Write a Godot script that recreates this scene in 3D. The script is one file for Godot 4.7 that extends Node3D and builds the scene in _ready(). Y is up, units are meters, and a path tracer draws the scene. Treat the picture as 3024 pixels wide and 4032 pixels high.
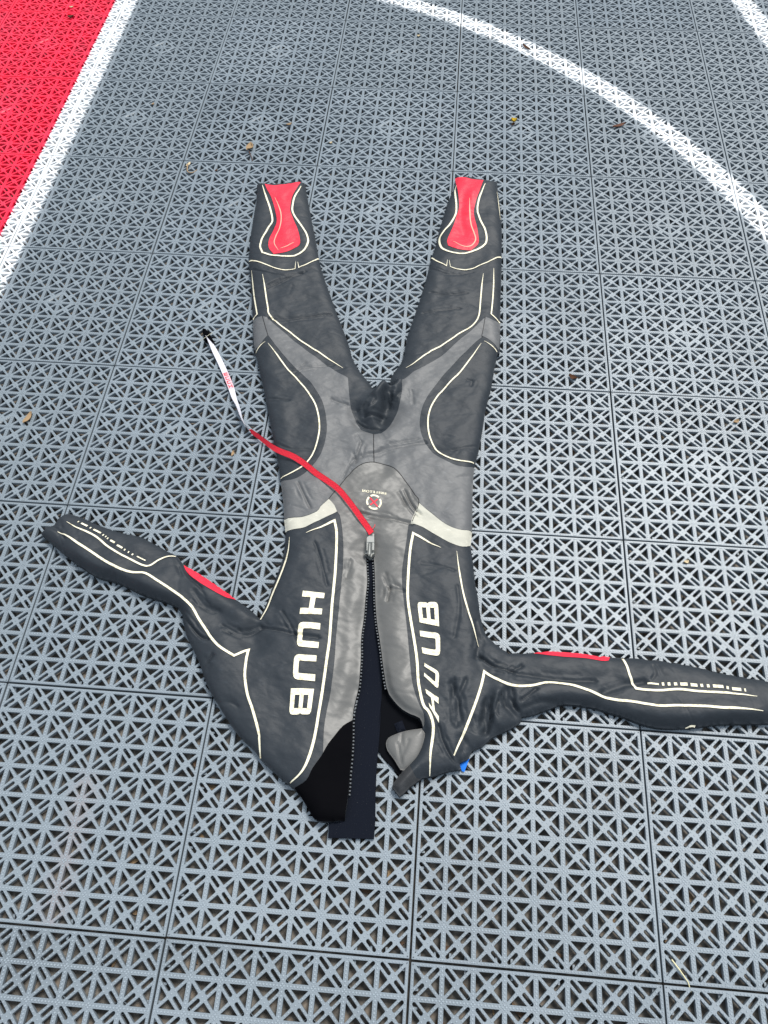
extends Node3D

# ---------------------------------------------------------------- measured shapes, millimetres on the ground plane (x to the right, z towards the viewer)
const OUTER := [208.7,-152,173.2,-148.7,157.7,-164,146.9,-177.1,135.2,-187,116.3,-198.8,100.7,-209.8,84.7,-222.1,73.4,-233.8,49.7,-251,29,-272.6,13.5,-290.7,0.8,-305.7,-13,-325.9,-24.9,-347.9,-39.6,-370.2,-54,-390.4,-63.6,-411.3,-70,-428.7,-82.7,-438.9,-99.7,-444.7,-119.1,-448.9,-141.9,-455.7,-165.6,-465.4,-186.2,-472.6,-203.1,-475.7,-217.5,-479,-239.7,-490.6,-265.6,-505.1,-289.7,-521.5,-310.5,-535.3,-326.5,-546.5,-323.5,-559.3,-309.8,-565,-306.7,-578,-300.2,-584.8,-286.4,-585.8,-271.2,-582.1,-242.9,-571.5,-218.5,-563.8,-188.8,-556.6,-165.9,-553.6,-141.3,-543,-116.6,-531.1,-98.6,-523.4,-83.1,-508.1,-66.7,-500.4,-36.6,-483.6,-6.7,-465.7,11.1,-454.3,31.6,-441.8,49.4,-427.9,56.1,-450.9,62.1,-485.4,66.9,-511.2,70.2,-534.2,69.3,-560.6,67,-580.6,63.1,-596.7,57.1,-627.7,49.3,-659.4,42.5,-684.5,34.3,-713.9,20.1,-759.2,7.5,-798.2,-5.4,-838.4,-15.7,-871.5,-31.7,-918.2,-48.4,-966.7,-47,-952.1,-56.8,-1002.2,-61.6,-1035.2,-69,-1068.8,-79.2,-1118.3,-92.4,-1174.5,-98.9,-1206.2,-106.1,-1266.4,-109.8,-1323.3,-113.5,-1388.5,-120.7,-1437.3,-106.9,-1439.4,-86.2,-1437,-51.3,-1447.9,-27.5,-1452.5,-15.2,-1445.2,-12.6,-1431.6,1.3,-1377.7,15.4,-1322.7,28.1,-1275.1,40.2,-1226.2,48.6,-1194.4,62.9,-1153.4,81.4,-1103.7,101.7,-1051.1,120.7,-1004.9,133.1,-968.9,138.2,-952.2,154.8,-922.3,173.9,-897.5,181.8,-883.1,189.4,-892.1,197.3,-897,206.6,-893.3,214.4,-887.5,212.1,-900.2,212.9,-912.3,218.5,-926.7,227.4,-945,231.3,-963.1,236.3,-1017.5,245.6,-1065.6,256.4,-1125.5,265.8,-1187.6,270.4,-1230.4,277,-1263.5,282.6,-1308.5,288.6,-1348.9,294.7,-1390.4,301.4,-1420.9,309.4,-1452,311.1,-1486.4,337.1,-1491.2,371.3,-1483.9,385.3,-1480.4,401.3,-1479.5,405.5,-1427.5,409.6,-1380,412.4,-1328.2,412.5,-1272.3,412.3,-1229,411,-1150.9,409.8,-1076.7,410,-1029.3,409.1,-983.3,405.7,-984.1,400.8,-952.5,394.6,-904.2,385.3,-853.3,381,-812.4,375.4,-768.8,368.3,-730.2,366,-693,366.2,-653.6,366.4,-601.7,364.9,-575.5,369.1,-546.3,372.6,-514.7,378.2,-484,382.6,-454.1,390.7,-428.1,407.1,-411.9,423.3,-401.7,423.2,-400.4,456.1,-403.4,480.9,-407.3,513.7,-407.7,540.9,-406.9,570.7,-405.4,586.9,-405.5,606,-406.9,649,-405,688.8,-400.9,727.9,-393.9,766.9,-388.5,795.2,-385.9,828.7,-380.7,820.7,-330.3,784.9,-324.9,756.5,-321.9,717.5,-318.4,685.8,-312.1,651.8,-307.4,626.1,-307.5,605.8,-311.7,588.2,-317.8,567.7,-322.9,547.1,-328,523.6,-330.2,499.8,-329.8,483.8,-323.2,462.5,-313.5,442.8,-308,441.4,-301.3,430.9,-292.6,415.2,-283.5,399.7,-274.6,386.9,-262,374.1,-255.9,370.5,-246.8,368.2,-243.6,357.4,-237.6,359.8,-229.7,350.1,-227.5,343.8,-225.9,319,-216.6,307.7,-214.2,305.2,-212,301,-208.7,291.7,-201.1,283.7,-192.2,278.6,-187.7,273.5,-192.9,267.6,-199.3,269,-204.2,275.3,-213.9,281.6,-223.5,288.6,-233.6,296.7,-245,301.5,-258.5,304.1,-271.9]
const SLIT := [304.7,-281.7,299.3,-293.2,286.7,-297.9,273.8,-304.8,261.7,-315.4,254.2,-324.1,250.1,-333.2,246.8,-345.9,241.7,-368.6,237.9,-388,232.8,-410.6,227.6,-433.6,222.9,-463.2,218.9,-500,215,-531.4,211.6,-547.4,206.5,-552.9,201.7,-547.3,202.7,-530.5,204.7,-514.7,207,-499.1,207,-468.1,207.3,-444,206.2,-408.6,208.4,-380.1,209.4,-357.8,209.7,-333.2,207,-311.5,205,-293,207.5,-314.4,205.4,-299.7,206.1,-280.6,208,-257.4,208.9,-241.4,209.1,-225.6,209.1,-210,209.8,-194.7,210,-181.7]
const RIDGES := [
	{a=20, s=9.5, p=[174.2,-827,189.4,-857,204.5,-879.5]},
	{a=-12, s=11, p=[156.5,-825.8,170.4,-798.6,191.7,-792.1,209.9,-803.3,223.9,-830.5]},
	{a=13, s=7, p=[219,-862.4,224.4,-878.4,228.7,-891]},
	{a=-9, s=6, p=[171.5,-820.7,178.8,-847.9,184.7,-872.2]},
	{a=-10, s=6, p=[202.8,-812.8,212.7,-842,214.6,-867.9]},
	{a=3, s=12, p=[185.7,-528.1,189.1,-465.6,189.6,-406.5,190.1,-349.8,184.8,-300.9]},
	{a=-3, s=8, p=[172.9,-515.5,176.2,-456.9,176.4,-403.9,176,-347.4]},
	{a=3, s=12, p=[231.4,-531.6,242,-469.3,253,-396.9,267.8,-339.4]},
	{a=8, s=16, p=[253.7,-346.6,268.1,-321.7,287.2,-308.1,306,-294.9]},
	{a=-4, s=8, p=[218.4,-728.4,218.1,-700.4]},
	{a=5, s=11, p=[306.8,-279.7,304,-260.7,295.9,-237.4,284.3,-214.5]},
	{a=7, s=15, p=[-245.9,-506.9,-165.1,-475.2,-99.1,-452.1,-62.6,-427.3]},
	{a=-2, s=10, p=[-297.1,-560.9,-204.5,-529.1,-145.5,-509.4,-95.7,-499.5]},
	{a=-6, s=13, p=[31.1,-399,-0.2,-418.1,-33.1,-429.3]},
	{a=4, s=12, p=[-52.9,-473.4,-14.5,-450.9,36.1,-425.3]},
	{a=-8, s=10, p=[48.9,-411.8,45.3,-389.5]},
	{a=-4, s=13, p=[429.8,-387.1,461.5,-371.6,509.2,-366.9,567.8,-374.1]},
	{a=6, s=16, p=[437.1,-331.5,482.2,-340.8,535.2,-337.8]},
	{a=6, s=15, p=[611.6,-321.8,688.9,-324.9,767.1,-333.7]},
	{a=-5, s=10, p=[384.3,-414.3,381.8,-384.8,387.3,-368.6]},
	{a=-4, s=10, p=[72.8,-437.2,64.8,-400.8,57.6,-377.3]},
	{a=2, s=8, p=[-56.4,-1385.1,-43.8,-1326.7,-32.3,-1248.2]},
	{a=-3, s=6, p=[333.4,-1434,324.7,-1356.1,333.3,-1294.1]},
	{a=3, s=6, p=[349.3,-1422.8,343,-1357.3]},
	{a=4, s=22, p=[116.3,-488.8,115.9,-428,114.8,-356.4]},
	{a=4, s=22, p=[327.3,-488.9,343.6,-415.9,348.5,-346.7]}]
const CREASES := [
	{a=-3, s=2.2, p=[166.6,-723.9,181.5,-730.3,199.6,-736.9,214.5,-745.4,236,-751.6,260.6,-757.2,283.8,-761.9]},
	{a=-1.4, s=2, p=[111.9,-847.3,125.6,-842.1,142.3,-836.7]},
	{a=-1.4, s=2.2, p=[-6,-844.1,17.7,-840.4,37.8,-838]},
	{a=-1, s=2.2, p=[27.9,-907.4,70.3,-916.9,106.4,-924.7]},
	{a=-2.2, s=2.8, p=[-46.8,-1112.6,-15.9,-1136.5,17.7,-1157.8]},
	{a=-1.6, s=2.2, p=[-30.2,-1030.2,-0.3,-1030.8,40.8,-1038.8,88,-1053.6]},
	{a=-1.4, s=2.2, p=[262.7,-1067.6,293.9,-1072.7,332.1,-1081]},
	{a=-1.2, s=2.2, p=[274,-1121.9,309.8,-1116.3,345,-1122.1]},
	{a=-1.4, s=2.2, p=[-84.1,-1166.3,-55.5,-1155.6,-17.7,-1148.7,24.3,-1163.4]},
	{a=-1, s=2.2, p=[263.7,-1195.5,307.6,-1174.4,354.4,-1182.6]},
	{a=-1.8, s=2.2, p=[167.7,-712.7,170.4,-736.3,174.1,-756.5]},
	{a=-1.4, s=2, p=[149.9,-682.7,156.3,-703.4,166.6,-723.9]},
	{a=-1.6, s=2.2, p=[77.7,-666.6,87.9,-647.6,103.5,-620.5]},
	{a=-1.6, s=2.2, p=[254.2,-664.2,268,-635.9,282.2,-621.4]},
	{a=-1.2, s=2, p=[245.4,-660.7,264,-628.7,278.1,-615.9]},
	{a=-1.8, s=2, p=[176.9,-619.9,204.2,-614,225.3,-610.4,255.1,-605.7,270,-602.7]},
	{a=-2.8, s=2.4, p=[234.4,-512.7,241.7,-492.2,244.8,-487.5,264.8,-482.6]},
	{a=-2.4, s=2.2, p=[243.3,-489.1,241.1,-466.6]},
	{a=-1.4, s=2, p=[119.1,-556.3,131.4,-527.6,146.7,-484.1]},
	{a=-2, s=2.2, p=[55.9,-412.4,91.7,-406.3,120,-400.5,144.4,-399.7]},
	{a=-1.4, s=2.2, p=[83.9,-437.9,101.7,-413.9,118.1,-384.6]},
	{a=-1, s=2, p=[288.5,-533,311.4,-531.3,340,-523.6]},
	{a=-1.2, s=2.2, p=[344.9,-498.2,348.9,-455.8,343.4,-414.3]},
	{a=-1.2, s=1.8, p=[174.4,-500.3,177,-516.5,178.4,-531.8]},
	{a=-4, s=3.2, p=[187.5,-845.9,177.3,-831.5,173.6,-822.5]},
	{a=-2, s=2.2, p=[159.4,-826.9,165.9,-829.4,179,-830.8]},
	{a=-2, s=2.2, p=[173.6,-814.3,189.6,-817.5,208.2,-822.4]},
	{a=-1.8, s=2.2, p=[161.3,-805.8,181.6,-794.4,204.3,-792.8]},
	{a=-3, s=2.8, p=[216.9,-859.2,223.7,-855.5,232.5,-869.2]},
	{a=-4, s=3, p=[206.8,-864.8,209.9,-852.7,207.2,-837]},
	{a=-6, s=5, p=[419.6,-340,422.3,-318.8,436.4,-305.2]},
	{a=-4, s=4, p=[396.3,-325.5,392.8,-298.8,395,-278.6]},
	{a=-2.4, s=2.4, p=[381.2,-389.5,402.7,-376,432.3,-370.1]},
	{a=-2.2, s=2.4, p=[440.3,-327.5,461.5,-345.3]},
	{a=-2, s=2.2, p=[422.8,-367.6,442.2,-380.2]},
	{a=4, s=6, p=[406.7,-336.9,400.4,-309.8,411.5,-291.2]},
	{a=-2.4, s=3, p=[444.9,-318.9,465.6,-327.7,488,-329.4]},
	{a=-1.8, s=2.6, p=[429.5,-366.7,451,-366,498.6,-362.4,546.6,-365]},
	{a=-1.2, s=2, p=[629.9,-393.9,631.7,-380.4,625.7,-372.9]},
	{a=-2, s=3, p=[555.4,-348.2,588.1,-362.1,614.7,-367.9]},
	{a=-2, s=2.6, p=[374.7,-444.7,379.5,-416,375.7,-385.8]},
	{a=-2.4, s=2.6, p=[-64.4,-420.2,-33.4,-390.8,-18.2,-386.1]},
	{a=-2.6, s=3, p=[-54.2,-459.8,-35.8,-439.8,-11,-431]},
	{a=-3, s=2.8, p=[-2,-409.1,30,-398,55.7,-409.6]},
	{a=-2, s=2.4, p=[-19.1,-341.9,-11.2,-354.8,-7.3,-362.2]},
	{a=-2.2, s=2.6, p=[-89.5,-516.3,-72.5,-489.9,-45.1,-466.1]},
	{a=-1.4, s=2, p=[-193.4,-473.3,-184.2,-477.8]},
	{a=-1.2, s=2, p=[-313.2,-560.1,-297.7,-553.2,-281.2,-536.7]},
	{a=-1.2, s=2.4, p=[13.6,-292.5,29.5,-295.5,43,-288.9]},
	{a=-1, s=1.8, p=[275.9,-274.9,272.2,-256.8,274.5,-237.4]},
	{a=-2.2, s=3, p=[341.6,-344.6,351.6,-318.3,350.5,-287.1]},
	{a=-1.8, s=2.6, p=[361.9,-351,353.6,-325.1,356.9,-294.2]},
	{a=-3, s=3, p=[374.6,-297.9,378.2,-285,393,-280.6]},
	{a=-3, s=3.2, p=[355.4,-270,365,-254.6,372,-256.4]},
	{a=-5, s=4.4, p=[392.1,-317.2,392.6,-290.8,391,-276.3]},
	{a=-2.4, s=2.4, p=[326.3,-283.1,332.6,-264,345.6,-241.8,357.4,-231.3]},
	{a=-1.6, s=2.2, p=[345.9,-349.6,342.6,-319.8,345,-291]},
	{a=-1, s=1.5, p=[171,-759.4,165.1,-770.9]},
	{a=-1, s=1.5, p=[205.4,-779.8,212.9,-766.3]},
	{a=-1.2, s=1.8, p=[253.5,-873.9,256.8,-845.1]},
	{a=-1.2, s=1.8, p=[350.3,-908.1,360.2,-906.7,357.2,-893.7]},
	{a=-1, s=2, p=[22.8,-751.6,52.4,-735.8,96.6,-734.9]},
	{a=-1, s=2, p=[292,-752.5,329.5,-749.5,373.6,-766.8]},
	{a=-0.9, s=1.8, p=[55.8,-924.7,36,-897.2]}]
const SHAPES := {
	grey=[-63.1,-1035.2,-41.8,-1035.2,-32.3,-1032.5,-11.7,-1012.5,43.9,-963.1,81.8,-933.1,118.7,-905,136.4,-894.6,141,-866.1,147.3,-834,157.8,-808.9,172.9,-786.3,193.1,-775.3,211.3,-785.6,225,-815.6,232.6,-844.4,235.4,-874.4,234.7,-893.9,251,-914.2,276.4,-935.5,305.3,-964,331.1,-997.4,357.6,-1030.5,381.2,-1061.8,395.3,-1056.6,410.9,-1057.7,406.9,-989.5,392.3,-1003.1,376.7,-1014.3,371.7,-1007,348.6,-975.9,326.1,-943.3,301.2,-902.6,283.2,-867.6,273.4,-838,270.4,-805.6,275.1,-778.3,285.6,-755.9,302,-738.1,324.2,-724.7,349,-718.1,369.2,-725.2,367.7,-694.8,367.6,-655.2,368.1,-601.5,343.5,-597.2,322.6,-607.2,298.2,-626,278,-642.9,269.6,-658.9,256.2,-679.4,239.6,-700.2,220.1,-714.3,198.3,-716.5,177.4,-708.6,160.7,-690.8,145.1,-664.2,131.2,-640.1,119.4,-625.2,114.8,-614.4,92.3,-603.5,60.5,-602.1,55,-629.1,45.2,-674.6,64.5,-672.1,81.8,-681.5,97.8,-701.1,107.3,-724.2,111.9,-751.3,111.9,-778.6,107,-806.1,98.8,-834,88.2,-854,71.9,-878.2,52.6,-898.3,25.1,-927,-3.8,-960.9,-23.4,-987,-30.4,-975.9,-37.6,-963.1,-46.8,-960.8],
	band_left=[60.7,-600.7,92.4,-602.5,114.9,-613.4,119.6,-624.1,131.3,-639.4,141.6,-628.5,147.4,-616.1,139.3,-609.3,117.2,-595,95.2,-581.6,65.2,-578.4],
	band_right=[278.4,-641.6,298.3,-624.9,322.7,-606.5,343.5,-596.5,368.1,-600.8,366.5,-578.9,351.7,-568.1,329.8,-572.6,300,-590.4,284.9,-599.4,267.3,-603.9,271.9,-620.6],
	spine=[131.5,-639.7,145.2,-663.9,160.7,-690.4,177.4,-708.2,198.3,-715.8,220.1,-713.9,239.6,-699.8,256.3,-679.1,269.6,-658.6,278.3,-642.6,271.9,-620.6,267,-603.9,264.3,-600.4,262.3,-563.5,259.4,-521.2,261.5,-490,268.3,-451,275,-410.6,279.8,-376.8,286,-340.9,295.3,-315.3,304.5,-298.2,306.2,-284,304.6,-280.3,294.7,-280.5,295.1,-292.1,283.4,-298,270.5,-305.1,258.2,-316.9,250.6,-325.7,246.3,-336,243,-348.8,235.9,-371.5,232.9,-391.2,228.2,-414,223.5,-437.3,218.9,-467.2,214.6,-504.2,211.2,-536,208.1,-550.9,203.7,-550.6,205.4,-535.6,209.1,-503.8,210,-472.6,209.9,-448.3,209.1,-412.5,210.9,-383.8,212,-361.3,212.2,-336.5,209,-314.6,208.2,-296,206.7,-284.1,205.7,-283.9,193.8,-274.6,183.9,-259,176.2,-246.4,170.9,-233.3,170.6,-237.6,168.3,-267.5,169.2,-293,171.3,-319.4,171.7,-361.2,169.6,-403.4,169.2,-444.4,168.1,-493.2,166,-540,160.4,-579.3,152.7,-609.3,147.4,-616.1,141.6,-628.5],
	velvet=[206,-283.9,193.8,-274.6,183.9,-259,176.2,-246.4,169,-229.8,159.6,-213.4,152.5,-196.7,136.6,-187.2,146.7,-176.9,157.5,-163.9,173,-148.6,209.7,-151.9,212,-183.7,210.2,-212.1,210.8,-241.5,209.6,-264.6],
	red_ankle_left=[-100.6,-1425.7,-77.6,-1419.5,-47.5,-1432.3,-23.7,-1440.7,-28.6,-1412.4,-33.9,-1380.4,-32.7,-1344.5,-22.9,-1316.4,-8.7,-1283.2,-0,-1255.8,1.4,-1236.7,-13.4,-1222.1,-30.6,-1211.2,-46.9,-1207.5,-58.9,-1224.5,-63.1,-1246.2,-59.1,-1274.3,-54.9,-1302.5,-62.8,-1336.9,-77,-1377.7,-91.2,-1404.6],
	red_ankle_right=[309,-1492.8,336.5,-1475,371.5,-1468.4,364.7,-1435.9,355.7,-1392.1,352.5,-1356.8,359.1,-1318.2,364.3,-1279.5,362,-1260.1,349.4,-1243.1,323.5,-1244.1,302.9,-1253.7,300.4,-1270.5,308.5,-1303.9,316.7,-1345.2,321.4,-1381.7,315.9,-1439.4],
	red_elbow_left=[-84,-507.9,-76.8,-507.4,-52.4,-493.6,-28.5,-480.8,-4.7,-466.7,9.5,-456.7,-2.5,-454.1,-21.3,-460.8,-44.1,-472.1,-64.7,-485.6,-75.4,-495.2],
	red_elbow_right=[455.2,-405.1,481.3,-409.4,514.2,-410.2,541.5,-409.3,572.7,-407.6,567.7,-398.2,557.1,-396.1,533,-398,500.7,-399,476.6,-400.3],
	flap=[198.6,-546.7,215.4,-547.9,225.2,-473.1,233.8,-413.8,241.3,-371.4,242.2,-343.7,243.8,-308.8,242.5,-277.3,243.4,-319.6,244.2,-295.3,244.9,-266.9,244.8,-248.4,244.8,-221.1,246.4,-186,248.5,-156.4,248.7,-133.5,188.7,-130.3,187.3,-148.4,189.5,-181.6,192.5,-217.1,196.8,-263.2,200.7,-306.5,203.7,-361.7,199.6,-411.2,201.6,-477.5],
	lining=[195.9,-553.4,216.3,-554.9,237.8,-415.1,252,-373.1,276.2,-333.5,314.7,-304.4,313.6,-282.2,307.5,-263,297.2,-239.3,284.2,-224.7,278.5,-214.2,260.6,-230.8,245.4,-246.3,235.1,-257.5,206.5,-307.7,202.2,-383.5],
	lobe=[304.1,-280.3,291.3,-277.8,278.1,-274.6,266.2,-269.7,257.7,-264.6,254.9,-256.7,257.9,-247.1,267.5,-236,277.2,-222.9,281.7,-221.5,291,-229.3,300.2,-239.6,305.9,-255.1,308.3,-272.9],
	tail=[288.6,-233.2,291.1,-224.9,295.2,-217.4,299.5,-212.9,305.2,-212,301.1,-207.6,291.9,-199.6,283.8,-190.7,278.7,-186.2,273.6,-191.3,265.9,-199.6,267.7,-204.6,275.2,-215,281.5,-224.7],
	strap_end=[-158,-1013.9,-152,-1014.4,-143.8,-1005.6,-135.8,-993.8,-126.4,-978.6,-129.7,-975.1,-137.8,-982.5,-139,-977.5,-147.5,-983.2,-152.7,-996.5],
	pull_tab_top=[199.7,-570.8,209.1,-578.6,211.5,-578.8,212.9,-562.6,200.5,-561.7],
	pull_tab_arm=[200.3,-561.7,203.7,-562,203.9,-547.3,201.5,-547.1],
	pull_tab_arm_b=[209.1,-562.4,212.9,-562.6,213.8,-548.5,210,-548.2],
	slider_body=[199.1,-548.4,214.2,-549.5,214.8,-543.3,212.3,-543.5,210.9,-539.5,209,-537.8,206.3,-538,204.3,-540.2,202.7,-542.8,199.3,-541.8],
	slider_bridge=[204.4,-560.2,207.8,-560.4,209.4,-541,208.5,-538.7,205.8,-538.5,204.7,-540.7],
	loop=[263.9,-286,275.2,-291.9,282.1,-276.2,269.8,-273],
	tag=[357.2,-238.7,371.1,-246.3,364.5,-228,361.2,-229]}
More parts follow.
